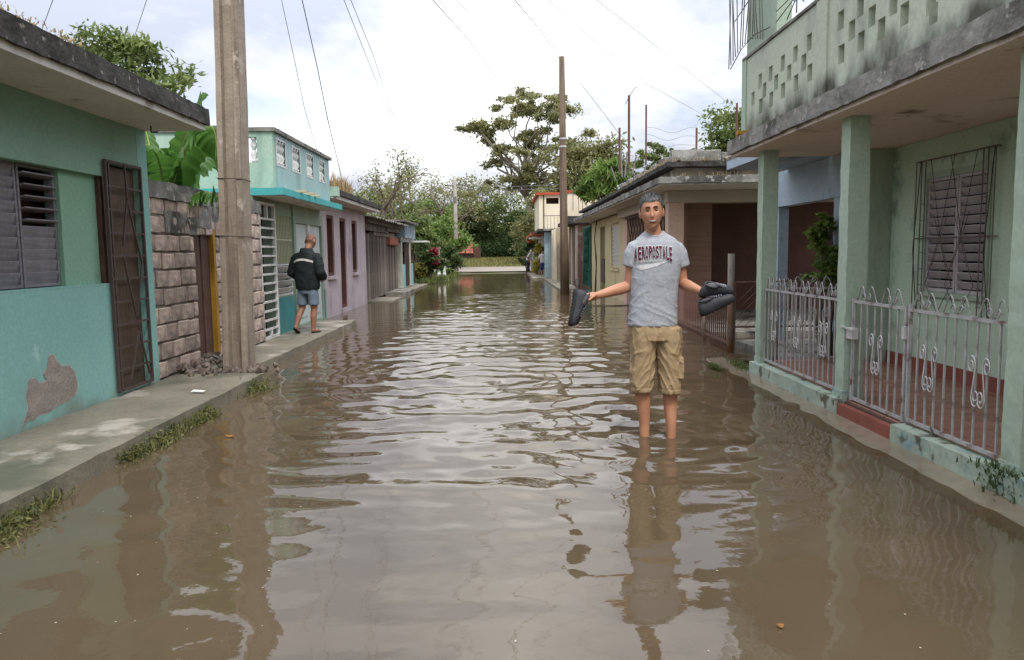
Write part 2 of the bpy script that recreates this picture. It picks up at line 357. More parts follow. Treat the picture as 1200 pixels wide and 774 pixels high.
def ripple(X, Y):
    """surface height of the flood water: wind ripples along the street, rings round the wading man's legs and wakes"""
    Z = np.zeros_like(X); r2 = np.random.default_rng(5)
    act = (.20+1.0*sm(3.5, 5.4, Y)*(1-.6*sm(14, 22, Y)))*(1-.72*sm(1.0, 2.4, np.abs(X-.05)))
    act += .45*np.exp(-(((X+2.0)/.7)**2+((Y-3.2)/.8)**2))
    for i in range(26):                    # ripples with crests mostly across the street
        lam = .16*(1.11**i)*.92; ang = r2.normal(0, .85); ph = r2.uniform(0, 6.28)
        k = 2*math.pi/lam; sl = .034*math.exp(-(math.log(lam/.46)/.7)**2)+.005
        if lam > 1.2: sl *= .35
        wob = .6*np.sin(X*r2.uniform(.5, 1.4)+r2.uniform(0, 6))+.5*np.sin(Y*r2.uniform(.4, 1.1)+r2.uniform(0, 6))
        Z += act*sl/k*np.sin(k*(np.sin(ang)*X+np.cos(ang)*Y)+ph+wob*1.6)*(.6+.4*np.sin(.9*X*r2.uniform(.5, 1.5)+.6*Y+r2.uniform(0, 6)))
    for cx, cy, lam, a, rad in ((1.035, 5.70, .15, .055, 1.0), (1.23, 5.64, .14, .055, 1.0), (-.35, 8.6, .34, .062, 4.2), (-1.2, 6.6, .26, .028, 2.4), (.6, 12.5, .40, .035, 5), (-.2, 2.6, .55, .012, 1.6)):
        d = np.hypot(X-cx, Y-cy)+.03*np.sin(3*np.arctan2(Y-cy, X-cx)+cx); k = 2*math.pi/lam
        Z += a/k*np.sin(k*d)*np.exp(-d/rad)*sm(.03, .12, d)
    Z *= 1-sm(30, 46, Y)*.6
    return Z
def make_water():
    xs = np.concatenate([np.arange(-9.5, -3.2, .35), np.arange(-3.2, 3.2, .026), np.arange(3.2, 9.6, .35)])
    y = -3.0; ys = [y]
    while y < 53.5:
        y += .10 if y < 1.5 else (.024 if y < 9 else (.034 if y < 16 else (.06 if y < 26 else .16))); ys.append(y)
    ys = np.array(ys); X, Y = np.meshgrid(xs, ys); Z = ripple(X, Y); n, k = X.shape
    me = bpy.data.meshes.new('water'); nf = (n-1)*(k-1)
    me.vertices.add(n*k); me.vertices.foreach_set('co', np.stack([X, Y, Z], -1).astype(np.float32).ravel())
    I = np.arange(n*k).reshape(n, k); F = np.stack([I[:-1, :-1], I[:-1, 1:], I[1:, 1:], I[1:, :-1]], -1).reshape(-1)
    me.loops.add(nf*4); me.loops.foreach_set('vertex_index', F.astype(np.int32))
    me.polygons.add(nf); me.polygons.foreach_set('loop_start', np.arange(0, nf*4, 4, dtype=np.int32))
    me.update(calc_edges=True); me.polygons.foreach_set('use_smooth', np.ones(nf, bool))
    # silt held in the water: the deeper the column under a point, the less of the bed shows
    dep = -bed(X, Y)
    dep = np.where((X > 2.44) & (Y < 9.6), .011+.02*np.clip((2.6-X)/.16, 0, 1), dep); dep = np.maximum(dep, 0)
    a = me.attributes.new('silt', 'FLOAT', 'POINT'); a.data.foreach_set('value', (1-np.exp(-dep/.05)).astype(np.float32).ravel())
    m = bpy.data.materials.new('muddy_water'); m.use_nodes = True; t = m.node_tree; L = t.links.new; b = t.nodes['Principled BSDF']; out = t.nodes['Material Output']
    tc = N(t, 'ShaderNodeTexCoord'); nz = N(t, 'ShaderNodeTexNoise'); nz.inputs['Scale'].default_value = .9; nz.inputs['Detail'].default_value = 4; L(tc.outputs['Object'], nz.inputs['Vector'])
    rp = N(t, 'ShaderNodeValToRGB'); L(nz.outputs[0], rp.inputs[0]); rp.color_ramp.elements[0].position = .3; rp.color_ramp.elements[1].position = .7
    rp.color_ramp.elements[0].color = (.086, .063, .037, 1); rp.color_ramp.elements[1].color = (.110, .082, .050, 1); L(rp.outputs[0], b.inputs['Base Color'])
    b.inputs['Roughness'].default_value = .035; b.inputs['IOR'].default_value = 1.62
    n2 = N(t, 'ShaderNodeTexNoise'); n2.inputs['Scale'].default_value = 7; n2.inputs['Detail'].default_value = 3; L(tc.outputs['Object'], n2.inputs['Vector'])
    bp = N(t, 'ShaderNodeBump'); bp.inputs['Strength'].default_value = .12; bp.inputs['Distance'].default_value = .012; L(n2.outputs[0], bp.inputs['Height']); L(bp.outputs[0], b.inputs['Normal'])
    at = N(t, 'ShaderNodeAttribute', attribute_name='silt'); tr = N(t, 'ShaderNodeBsdfTransparent'); tr.inputs[0].default_value = (.93, .86, .74, 1)
    fr = N(t, 'ShaderNodeFresnel'); fr.inputs[0].default_value = 1.34; L(bp.outputs[0], fr.inputs['Normal'])
    mxm = N(t, 'ShaderNodeMath', operation='MAXIMUM'); L(fr.outputs[0], mxm.inputs[0]); L(at.outputs['Fac'], mxm.inputs[1])
    mx = N(t, 'ShaderNodeMixShader'); L(mxm.outputs[0], mx.inputs[0]); L(tr.outputs[0], mx.inputs[1]); L(b.outputs[0], mx.inputs[2]); L(mx.outputs[0], out.inputs[0])
    me.materials.append(m); o = link('water', me, None, (0,0,0)); o['kind'] = 'structure'
make_water()

m = MB().rough(-3.60, -2.66, -1.0, 8.35, -.15, .125, .13, .012, 2.2, 1); struct('pavement', m, m_pave)
m = MB().rough(-3.75, -2.98, 9.25, 15.3, -.15, .10, .14, .012, 2, 3); struct('pavement', m, m_pave)
m = MB().rough(-4.1, -3.3, 22.3, 24.6, -.15, .03, .14, .02, 2, 5); struct('pavement', m, m_pave)
m = MB().rough(-4.1, -3.45, 28.6, 34.2, -.15, .06, .16, .02, 2, 6); struct('pavement', m, m_pave)
m_wetpave = mat('silty_wet_pavement', (.255, .21, .155), (.20, .165, .12), 1.5, .045, 0, 12, stain=(.17, .145, .105), samt=.4, sscale=1.5, spec=.7)
m = MB(); ny = 80; prof = ((2.42, -.3), (2.405, -.045), (2.42, -.024), (2.48, -.012), (2.56, -.001), (2.68, .012), (2.78, .024), (2.78, -.3))
for i in range(ny+1):
    y = -1+10.8*i/ny; m.v += [(x+.012*noise.noise(Vector((y*2, 1, 0))), y, z+.006*noise.noise(Vector((x*3, y*1.5, 2)))) for x, z in prof]
m.f = [(i*8+k, i*8+k+1, i*8+k+9, i*8+k+8) for i in range(ny) for k in range(7)]; struct('pavement', m, m_wetpave)
m = MB().rough(2.30, 3.05, 9.84, 19.5, -.3, -.012, .16, .012, 2, 9).rough(2.25, 3.2, 19.6, 28, -.3, .02, .16, .015, 2, 10); struct('pavement', m, m_wetpave)
m = MB().rough(1.95, 2.7, 28.1, 39, -.3, .05, .18, .02, 2, 11).rough(1.4, 2.7, 39.05, 51, -.3, .08, .2, .02, 2, 12); struct('pavement', m, m_pave)

# ------------------------------------------------------------------ shared builders for house fittings
def louvres(parent, m, X, y0, y1, z0, z1, pitch, tilt, face, openrange=None, th=.012, wf=1.12):
    """horizontal slats set in an X-plane window; face +1 looks to +X"""
    n = int(round((z1-z0)/pitch)); me = CB(th, y1-y0, pitch*wf, m, .003)
    for i in range(n):
        z = z0+(i+.5)*(z1-z0)/n; tl = tilt
        if openrange and openrange[0] < z < openrange[1]: tl = R(78)
        piece('slat', parent, me, (X, (y0+y1)/2, z), (0, tl*face, 0))
def frame_x(name, parent, m, X0, X1, y0, y1, z0, z1, w):
    mb = MB().box(X0, X1, y0, y0+w, z0, z1).box(X0, X1, y1-w, y1, z0, z1).box(X0, X1, y0+w, y1-w, z0, z0+w).box(X0, X1, y0+w, y1-w, z1-w, z1)
    return part(name, mb, m, parent)
def planks_x(name, parent, m, X, y0, y1, z0, z1, n, th=.03, seed=0, ragged=0):
    rr = random.Random(seed); w = (y1-y0)/n
    for i in range(n):
        dz = rr.uniform(0, ragged); me = CB(th, w-.012, z1-z0-dz, m, .005, .004, seed*50+i)
        piece('plank', parent, me, (X+rr.uniform(-.008, .008), y0+(i+.5)*w, (z0+z1-dz)/2))
def planks_y(name, parent, m, Y, x0, x1, z0, z1, n, th=.03, seed=0):
    rr = random.Random(seed); w = (x1-x0)/n
    for i in range(n):
        piece('plank', parent, CB(w-.012, th, z1-z0, m, .005, .004, seed*50+i), (x0+(i+.5)*w, Y+rr.uniform(-.008, .008), (z0+z1)/2))

# ------------------------------------------------------------------ left: turquoise house
def left_house():
    T = thing('turquoise_house', 'turquoise and green single-storey house with louvred window, iron grille door and mouldy roof slab', 'house', (-3.6, 5, .12))
    part('wall', wall('x', -3.6, -.16, -1.5, 7.7, -.12, 1.158, [(7.03, 7.69, .14, 1.158)]), m_teal, T)
    part('upper_wall', wall('x', -3.6, -.16, -1.5, 7.7, 1.158, 2.66, [(4.3, 7.03, 1.158, 2.13), (7.03, 7.69, 1.158, 2.26)]), m_green, T)
    part('end_wall', MB().box(-3.597, -8, 7.7, 7.9, -.12, 2.66), m_teal, T)
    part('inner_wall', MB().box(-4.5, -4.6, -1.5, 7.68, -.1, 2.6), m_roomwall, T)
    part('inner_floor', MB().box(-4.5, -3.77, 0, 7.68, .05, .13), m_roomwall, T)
    # recessed jamb between window and door
    part('jamb', MB().rough(-3.79, -3.665, 6.44, 7.0, 1.16, 2.128, .1, .004, 5, 3), m_lime, T)
    part('ledge', MB().box(-3.76, -3.598, 4.3, 7.02, 1.159, 1.172), m_teal, T)
    part('door_edge', MB().rough(-3.70, -3.63, 7.0, 7.028, .14, 2.2, .03, .008, 9, 2), m_darkwood, T)
    # window: closed leaf, and a leaf whose upper slats stand open
    for y0, y1, op in ((4.5, 5.2, None), (5.22, 5.93, None), (5.95, 6.43, (1.66, 2.2))):
        Wd = frame_x('window', T, m_greywood, -3.75, -3.70, y0, y1, 1.18, 2.126, .022)
        louvres(Wd, m_greywood, -3.715, y0+.025, y1-.025, 1.20, 2.10, .094, R(14), 1, op)
    part('window_back', MB().box(-3.95, -3.93, 4.4, 6.6, 1.1, 2.2), m_darkwood, T)
    # door and iron grille
    D = part('door', MB().box(-3.68, -3.645, 7.10, 7.685, .14, 2.24), m_oakdoor, T)
    part('panel', MB().box(-3.645, -3.635, 7.18, 7.6, .3, 1.0), m_oakdoor, D)
    part('panel', MB().box(-3.645, -3.635, 7.18, 7.6, 1.15, 2.05), m_oakdoor, D)
    G = link('grille', None, T); X = -3.575
    y0, y1, z0, z1 = 7.02, 7.69, .17, 2.27
    bars('bar', G, m_rustiron, [((X, y0, z0), (X, y0, z1)), ((X, y1, z0), (X, y1, z1)), ((X, y0, z0), (X, y1, z0)), ((X, y0, z1), (X, y1, z1)), ((X, y0+.05, z0), (X, y0+.05, z1))], .024)
    bars('bar', G, m_rustiron, [((X, y0, z), (X, y1, z)) for z in np.linspace(.36, 2.05, 9)], .018)
    ym = (y0+y1)/2
    bars('bar', G, m_rustiron, [((X+.012, ym, z1), (X+.012, ym+.02, 1.98)), ((X+.012, ym, 1.98), (X+.012, y1-.1, 1.35)), ((X+.012, y1-.1, 1.35), (X+.012, ym+.04, .75)), ((X+.012, ym+.02, 1.98), (X+.012, ym-.12, 1.5)),
        ((X+.012, ym-.12, 1.4), (X+.012, ym+.1, .7)), ((X+.012, ym+.1, .7), (X+.012, ym-.12, .25)), ((X+.012, ym+.1, .7), (X+.012, y1-.08, .25))], .015)
    # bare mortar where the render has fallen off
    pts = [(62,415),(67,424),(74,430),(82,428),(88,438),(91,452),(88,463),(80,470),(72,473),(62,480),(53,485),(46,484),(40,492),(31,495),(25,503),(29,492),(33,480),(31,462),(34,446),(41,443),(46,449),(54,447),(51,439),(56,430),(57,420)]
    P = [at_x(x, y, -3.597) for x, y in pts]; Q = []
    for i, p in enumerate(P):
        q = P[(i+1) % len(P)]; Q.append(p)
        for k in (.33, .66):
            c = p.lerp(q, k); Q.append(c+Vector((0, noise.noise(c*40)*.018, noise.noise(c*40+Vector((5,5,5)))*.018)))
    mb = MB().add([q+Vector((.001, 0, 0)) for q in Q], [tuple(range(len(Q)))]); part('bare_patch', mb, m_mortar, T, label='patch of bare grey-brown mortar')
    c0 = sum(Q, Vector())/len(Q); Q2 = [q+(q-c0).normalized()*(.010+.012*noise.noise(q*23))+Vector((-.0012, 0, 0)) for q in Q]
    part('chipped_edge', MB().add(Q2, [tuple(range(len(Q2)))]), mat('chipped_undercoat', (.46, .46, .41), (.36, .40, .37), 12, .9, .3), T)
    # roof slab
    S = part('roof_slab', MB().rough(-8.5, -3.0, -2, 7.92, 2.66, 2.75, .25, .004, 2, 1), m_soffit, T)
    part('roof_edge', MB().rough(-3.3, -2.965, -2, 7.96, 2.715, 2.875, .06, .011, 9, 4), m_dark_mould, S)
    part('roof_top', MB().rough(-8.6, -3.31, -2, 7.98, 2.755, 2.86, .2, .02, 4, 5), m_dark_mould, S)
    part('hook', MB().tube([(-3.4, 7.6, 2.66), (-3.4, 7.6, 2.6), (-3.38, 7.7, 2.62)], .008, 5), m_iron, S)
left_house()

# ------------------------------------------------------------------ left: block wall with door
def block_wall():
    T = thing('block_wall', 'unrendered pinkish cement block wall with narrow brown door', 'wall', (-3.65, 9, .1))
    X = -3.65; y0, y1, d0, d1 = 7.92, 11.62, 9.12, 9.76
    part('mortar', wall('x', X-.022, -.14, y0, y1, -.1, 2.12, [(d0, d1, .12, 1.74)]), m_joint, T)
    rr = random.Random(3); n = 0
    for r in range(10):
        z = .12+r*.192; off = (.15 if r % 2 else 0)
        for sy0, sy1 in (((y0, d0), (d1, y1)) if z+.1 < 1.74 else ((y0, y1),)):
            y = sy0-off
            while y < sy1-.02:
                a, b_ = max(y, sy0)+.011, min(y+.31, sy1)-.011; y += .31
                if b_-a < .07: continue
                n += 1; me = CB(.06, b_-a-.004*rr.randrange(4), .168, m_block, .009, .006, rr.randrange(12))
                piece('block', T, me, (X-.026+rr.uniform(-.012, .012), (a+b_)/2, z+.087+rr.uniform(-.006, .006)), (rr.uniform(-.02, .02), 0, 0))
    part('coping', MB().rough(X-.18, X+.018, y0, y1, 2.02, 2.20, .09, .02, 5, 7), m_mouldy, T)
    part('mortar_smear', MB().rough(X-.03, X+.006, 8.35, 9.2, 1.66, 1.9, .05, .016, 9, 3).rough(X-.03, X+.008, d0-.1, d1+.3, 1.745, 2.03, .07, .014, 8, 4), m_mouldy, T)
    D = part('door', MB().box(X-.10, X-.06, d0, d1-.08, .14, 1.73), m_darkwood, T)
    planks_x('plank', D, m_darkwood, X-.052, d0+.01, d1-.09, .15, 1.72, 4, .02, 2)
    part('door_frame', MB().box(X-.085, X+.006, d1-.075, d1-.005, .13, 1.735), m_ochre, T)
    part('threshold', MB().rough(X-.15, X+.06, d0, d1, .06, .16, .07, .008, 6, 1), m_conc, T)
    part('back', MB().box(X-.3, X-.33, 8, 11, -.1, 1.9), m_void, T)
block_wall()

m_rub = mat('rubble', (.30, .24, .20), (.17, .13, .11), 9, .95, .7, 50, stain=(.10, .09, .08), samt=.5, rand=.35)
def rubble():
    T = thing('rubble_pile', 'broken stones and brick rubble heaped at foot of pole and block wall', 'rubble', (-3.2, 8.6, .1)); rr = random.Random(8)
    shapes = []
    for i in range(7):
        bm = bmesh.new(); bmesh.ops.create_icosphere(bm, subdivisions=1, radius=1)
        for v in bm.verts: v.co *= 1+rr.uniform(-.35, .25); v.co.z *= .7
        me = bpy.data.meshes.new('stone'); bm.to_mesh(me); bm.free(); me.materials.append(m_rub); shapes.append(me)
    for i in range(120):
        if i < 70: x, y = rr.uniform(-3.6, -3.25), rr.uniform(8.05, 9.5); z = .13+max(0, (-3.3-x))*.35*rr.random()
        else: x, y = rr.gauss(-2.95, .14), rr.gauss(8.62, .2); z = .06+.08*rr.random()
        s = rr.uniform(.02, .065)*(1.2 if i % 9 == 0 else 1)
        o = piece('stone', T, shapes[rr.randrange(7)], (x, y, z+s*.3), (rr.uniform(0, 6), rr.uniform(0, 6), rr.uniform(0, 6))); o.scale = (s*rr.uniform(.8, 1.6), s, s*rr.uniform(.6, 1))
    part('slab', MB().rough(-3.58, -3.0, 8.36, 9.24, -.15, .09, .08, .035, 5, 3), m_conc, T)
rubble()

def big_pole():
    T = thing('utility_pole', 'weathered concrete pole with grooved face beside the block wall', 'pole', (-3.09, 8.87, 0))
    mb = MB(); V = []; zs = [-.15, .02, .06]+[.5*i for i in range(1, 19)]
    for z in zs:
        k = z/4.23; cx = -3.118+.085*k; w = .142-.016*k; d = .15-.02*k; cy = 8.90
        if z < .03: w += .02; d += .02
        g = w*.42; gd = d*.5
        # outline with grooves on the front and back faces
        V.append([(cx-w, cy-d), (cx-w*.52, cy-d), (cx-g, cy-d+gd), (cx+g, cy-d+gd), (cx+w*.52, cy-d), (cx+w, cy-d), (cx+w, cy+d), (cx+w*.52, cy+d), (cx+g, cy+d-gd), (cx-g, cy+d-gd), (cx-w*.52, cy+d), (cx-w, cy+d)])
    n = 12
    for row, z in zip(V, zs):
        for x, y in row:
            q = Vector((x, y, z))*3; mb.v.append((x+noise.noise(q)*.012, y+noise.noise(q+Vector((4,4,4)))*.012, z))
    for i in range(len(zs)-1):
        for k in range(n): mb.f.append((i*n+k, i*n+(k+1) % n, (i+1)*n+(k+1) % n, (i+1)*n+k))
    part('shaft', mb, m_pole, T)
    for z in (1.62, 2.26): 
        k = z/4.23; cx = -3.118+.085*k; w = .150-.016*k; d = .158-.02*k
        rod('wire_band', T, m_iron, [(cx-w, 8.9-d, z+.01), (cx+w, 8.9-d, z), (cx+w, 8.9+d, z), (cx-w, 8.9+d, z), (cx-w, 8.9-d, z+.01)], .005, 4)
big_pole()

# ------------------------------------------------------------------ left: two-storey house with balustrade terrace
m_mint = mat('mint_terrace_paint', (.40, .55, .44), (.36, .50, .40), 2, .8, .15, 40, stain=(.25, .36, .30), samt=.2, sstretch=4)
m_bluegreen = mat('faded_blue_green_paint', (.36, .50, .49), (.31, .44, .43), 2, .8, .15, 40, stain=(.24, .34, .33), samt=.4, sstretch=6)
m_turq = mat('bright_turquoise_trim', (.08, .42, .42), (.07, .36, .37), 3, .7, .1, 40, stain=(.12, .26, .26), samt=.15)
m_darkteal = mat('dark_teal_dado', (.06, .27, .27), (.05, .22, .22), 2, .75, .15, 40, stain=(.10, .18, .17), samt=.3)
m_khakiwall = mat('grey_green_wall', (.27, .34, .26), (.24, .30, .23), 2, .8, .15, 40)
m_barpaint = mat('olive_cream_bar_paint', (.46, .47, .31), (.38, .39, .25), 5, .6, .1)
m_paledoor = mat('pale_blue_white_door', (.52, .58, .57), (.46, .52, .51), 3, .6, .1, 40, stain=(.36, .38, .34), samt=.15)
def baluster(parent, m, x, y, z0, z1, r=.055):
    h = z1-z0; pr = [(r*.9, 0), (r*.9, .08*h), (r*.5, .12*h), (r*1.0, .3*h), (r*.55, .46*h), (r*.4, .5*h), (r*.55, .54*h), (r*1.0, .7*h), (r*.5, .88*h), (r*.9, .92*h), (r*.9, h)]
    mb = MB().lathe((0, 0, 0), pr, 10); key = ('bal', m.name, round(h, 3), r)
    if key not in _cb: _cb[key] = mesh('baluster', mb.v, mb.f, m, True)
    piece('baluster', parent, _cb[key], (x, y, z0))
def two_storey():
    T = thing('terrace_house', 'green house with white ladder-like gate and balustraded roof terrace above turquoise slab', 'house', (-3.75, 13.5, .1)); X = -3.75
    part('wall', wall('x', X, -.15, 11.63, 16.0, -.12, 2.29, [(11.76, 12.48, .13, 2.17), (12.55, 13.62, .715, 2.06), (13.86, 15.86, .13, 1.98)]), m_khakiwall, T)
    part('side_wall', MB().box(-8, X+.0, 11.45, 11.625, -.1, 2.29), m_khakiwall, T)
    for a, b in ((12.53, 13.65), (15.88, 16.0), (11.63, 11.71)): part('dado', MB().box(X+.001, X+.006, a, b, .1, .70), m_darkteal, T)
    part('pilaster', MB().box(X+.001, X+.035, 13.66, 13.80, .1, 2.285), m_khakiwall, T)
    part('inner_wall', MB().box(-4.9, -5, 11.7, 15.95, 0, 2.25), m_roomwall, T)
    # ladder gate
    G = link('gate', None, T); gx = X+.03
    bars('bar', G, m_white, [((gx, 11.74, .12), (gx, 11.74, 2.2)), ((gx, 12.5, .12), (gx, 12.5, 2.2)), ((gx, 11.74, 2.2), (gx, 12.5, 2.2)), ((gx, 11.74, .12), (gx, 12.5, .12)), ((gx, 12.12, 1.95), (gx, 12.12, 2.2)), ((gx, 12.12, .12), (gx, 12.12, .25))], .05, .04)
    bars('bar', G, m_white, [((gx, 11.76, z), (gx, 12.48, z)) for z in np.linspace(.25, 1.97, 13)], .035, .03)
    # barred upper window, louvred shutter under it
    Wn = frame_x('window', T, m_barpaint, X-.1, X-.02, 12.55, 13.62, 1.265, 2.06, .04)
    part('pane', MB().box(X-.13, X-.11, 12.56, 13.6, 1.26, 2.05), mat('dusty_glass', (.16, .18, .13), (.12, .14, .10), 3, .35, 0), Wn)
    bars('bar', Wn, m_barpaint, [((X-.01, y, 1.27), (X-.01, y, 2.05)) for y in np.linspace(12.62, 13.56, 12)]+[((X-.005, 12.56, 1.66), (X-.005, 13.6, 1.66))], .024)
    Sh = frame_x('shutter', T, m_white, X-.08, X-.01, 12.55, 13.62, .72, 1.26, .03)
    louvres(Sh, m_white, X-.02, 12.58, 13.59, .75, 1.23, .12, R(38), 1, None, .012, 1.0)
    # double door
    for y0, y1 in ((13.87, 14.78), (14.95, 15.85)):
        D = part('door', MB().box(X-.09, X-.045, y0, y1, .135, 1.975), m_paledoor, T)
        part('panel', MB().box(X-.045, X-.03, y0+.1, y1-.1, .25, .9).box(X-.045, X-.03, y0+.1, y1-.1, 1.05, 1.86), m_paledoor, D)
    part('door_post', MB().box(X-.09, X-.005, 14.79, 14.94, .135, 1.975), m_white, T)
    for i in range(9): piece('ornament', T, CB(.03, .09, .13, m_white, .03), (X+.005, 14.865, .35+i*.18), (R(45), 0, 0))
    # slab and terrace
    S = part('slab', MB().rough(-8, -3.32, 11.62, 15.76, 2.292, 2.35, .3, .003, 2, 1), m_soffit, T)
    part('slab_edge', MB().rough(-3.5, -3.29, 11.60, 15.78, 2.30, 2.405, .12, .006, 3, 2).rough(-8, -3.5, 11.60, 11.8, 2.30, 2.405, .12, .006, 3, 2), m_turq, S)
    part('slab_top', MB().box(-7.9, -3.52, 11.81, 15.7, 2.352, 2.39), m_conc, S)
    ops = [(12.16, 12.62), (13.05, 13.5), (13.98, 14.43), (14.9, 15.3)]
    Pf = part('parapet', wall('x', -3.52, -.12, 12.078, 15.72, 2.40, 3.28, [(a, b, 2.82, 3.19) for a, b in ops]), m_bluegreen, T)
    for a, b in ops:
        for k in range(3): baluster(Pf, m_white, -3.58, a+(k+.5)*(b-a)/3, 2.823, 3.187, .07)
        part('frame', wall('x', -3.515, -.02, a-.03, b+.03, 2.79, 3.22, [(a, b, 2.82, 3.19)]), m_white, Pf)
    Ps = part('parapet', wall('y', 11.955, .12, -7, -3.522, 2.40, 3.28, [(-4.72, -3.76, 2.82, 3.2)]), m_mint, T)
    for k in range(7): baluster(Ps, m_white, -4.66+k*.14, 12.01, 2.823, 3.197, .055)
    part('coping', MB().rough(-7, -3.47, 11.92, 12.12, 3.282, 3.34, .2, .006, 3, 5).rough(-3.68, -3.47, 12.12, 15.78, 3.283, 3.341, .2, .006, 3, 6), m_conc, T)
    for y in (12.6, 13.1, 13.5): part('spout', MB().box(-3.7, -3.2, y, y+.08, 2.41, 2.45), mat('cream_plank', (.6, .52, .36), None, 4), T)
two_storey()

# ------------------------------------------------------------------ left: pink house
m_pink = mat('faded_lilac_pink_paint', (.48, .41, .44), (.42, .355, .385), 1.5, .85, .1, 45, stain=(.29, .23, .255), samt=.35, sscale=1.5, sstretch=3, stain2=(.52, .47, .48), s2amt=.3, s2scale=3)
m_redwood = mat('red_brown_wood', (.155, .06, .042), (.11, .045, .032), 6, .7, .2, 50, wave=(30, 2, (.05, .025, .02), .5))
def pink_house():
    T = thing('pink_house', 'lilac pink house with three tall narrow brown openings under dark slab', 'house', (-3.95, 19, 0)); X = -3.95
    ops = [(17.2, 17.92, .92, 2.29), (18.55, 19.25, .1, 2.28), (20.0, 20.68, .93, 2.28)]
    part('wall', wall('x', X, -.16, 16.04, 21.9, -.15, 2.56, ops), m_pink, T)
    part('side_wall', MB().box(-8, X-.002, 21.75, 21.895, -.15, 2.55), m_pink, T)
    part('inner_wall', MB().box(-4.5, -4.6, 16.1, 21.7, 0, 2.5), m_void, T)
    for i, (a, b, c, d) in enumerate(ops):
        nm = 'door' if i == 1 else 'window'
        F = frame_x(nm, T, m_redwood, X-.15, X-.03, a+.002, b-.002, c+.002, d-.002, .07)
        part('leaf', MB().box(X-.34, X-.13, b-.13, b-.09, c+.07, d-.07), m_redwood, F)
        part('leaf', MB().box(X-.32, X-.28, a+.07, b-.3, c+.07, d-.07), m_darkwood, F)
        if i != 1: part('sill', MB().rough(X-.1, X+.07, a-.06, b+.06, c-.07, c-.002, .1, .004, 4), m_pink, F)
    S = part('roof_slab', MB().rough(-8, -3.52, 16.05, 22.05, 2.565, 2.64, .25, .006, 2, 3), m_soffit, T)
    part('roof_edge', MB().rough(-3.9, -3.47, 16.3, 22.1, 2.645, 2.76, .12, .02, 4, 4), m_dark_mould, S)
    part('roof_end', MB().rough(-4.6, -3.44, 16.03, 16.28, 2.60, 2.80, .1, .006, 4, 4), m_mint, S)
    part('roof_top', MB().rough(-8, -3.91, 16.3, 22.1, 2.645, 2.75, .2, .02, 4, 6), m_dark_mould, S)
pink_house()

# ------------------------------------------------------------------ left: timber shack and blue porch
m_oldplank = mat('old_dark_planks', (.19, .15, .125), (.12, .095, .08), 5, .9, .5, 40, wave=(26, 2, (.045, .037, .032), .7), stain=(.30, .26, .225), samt=.4, sscale=5, sstretch=8, rand=.45)
m_sheet = mat('weathered_roof_sheet', (.19, .17, .15), (.12, .105, .095), 4, .8, .4, 30, stain=(.27, .25, .22), samt=.3)
m_brick = mat('orange_brick', (.34, .12, .065), (.26, .09, .05), 6, .9, .4, 40, stain=(.16, .09, .06), samt=.4)
def shack():
    T = thing('timber_shack', 'dark weathered plank shack with sagging corrugated roof', 'shack', (-4.1, 25.8, 0)); X = -4.1
    part('core', MB().box(-8, X-.06, 22.16, 29.2, -.1, 2.3), m_void, T)
    planks_x('plank', T, m_oldplank, X, 22.15, 29.25, .03, 2.12, 30, .03, 4, .12)
    planks_y('plank', T, m_oldplank, 22.12, -6, X, .03, 2.2, 9, .03, 5)
    for k, (y0, y1, z0, z1, dx) in enumerate(((22.1, 26.6, 2.10, 2.30, .12), (22.1, 29.3, 2.31, 2.44, .22), (24.0, 28.4, 1.98, 2.13, .06), (26, 29.3, 2.16, 2.30, .16))):
        part('beam', MB().rough(X-.12, X+dx, y0, y1, z0, z1, .25, .012, 2, k), m_oldplank, T)
    part('brick_infill', MB().rough(X-.02, X+.13, 26.7, 28.8, 1.72, 1.97, .2, .01, 3, 2), m_brick, T)
    mb = MB(); n = 56
    for i in range(n+1):
        y = 21.95+7.6*i/n; dz = .022*math.sin(i*1.6)
        for x, z in ((-3.66, 2.42), (-4.6, 2.56), (-8, 2.9)): mb.v.append((x, y, z+dz+.04*noise.noise(Vector((x, y, 1)))))
    for i in range(n):
        for k in range(2): mb.f.append((3*i+k, 3*i+k+1, 3*i+k+4, 3*i+k+3))
    top = [(x, y, z+.03) for x, y, z in mb.v]; o = len(mb.v); mb.f += [tuple(j+o for j in q) for q in mb.f]; mb.v += top
    mb.f += [(3*i, 3*i+3, 3*i+3+o, 3*i+o) for i in range(n)]+[(0, 1, 1+o, o), (1, 2, 2+o, 1+o)]
    part('roof', mb, m_sheet, T)
    part('doorstep', MB().rough(-4.0, -3.35, 25.6, 28.2, -.1, .12, .15, .02, 3, 2), m_conc, T)
shack()
m_skyblue = mat('sky_blue_paint', (.27, .52, .54), (.23, .45, .47), 3, .75, .15, 40, stain=(.2, .3, .3), samt=.25)
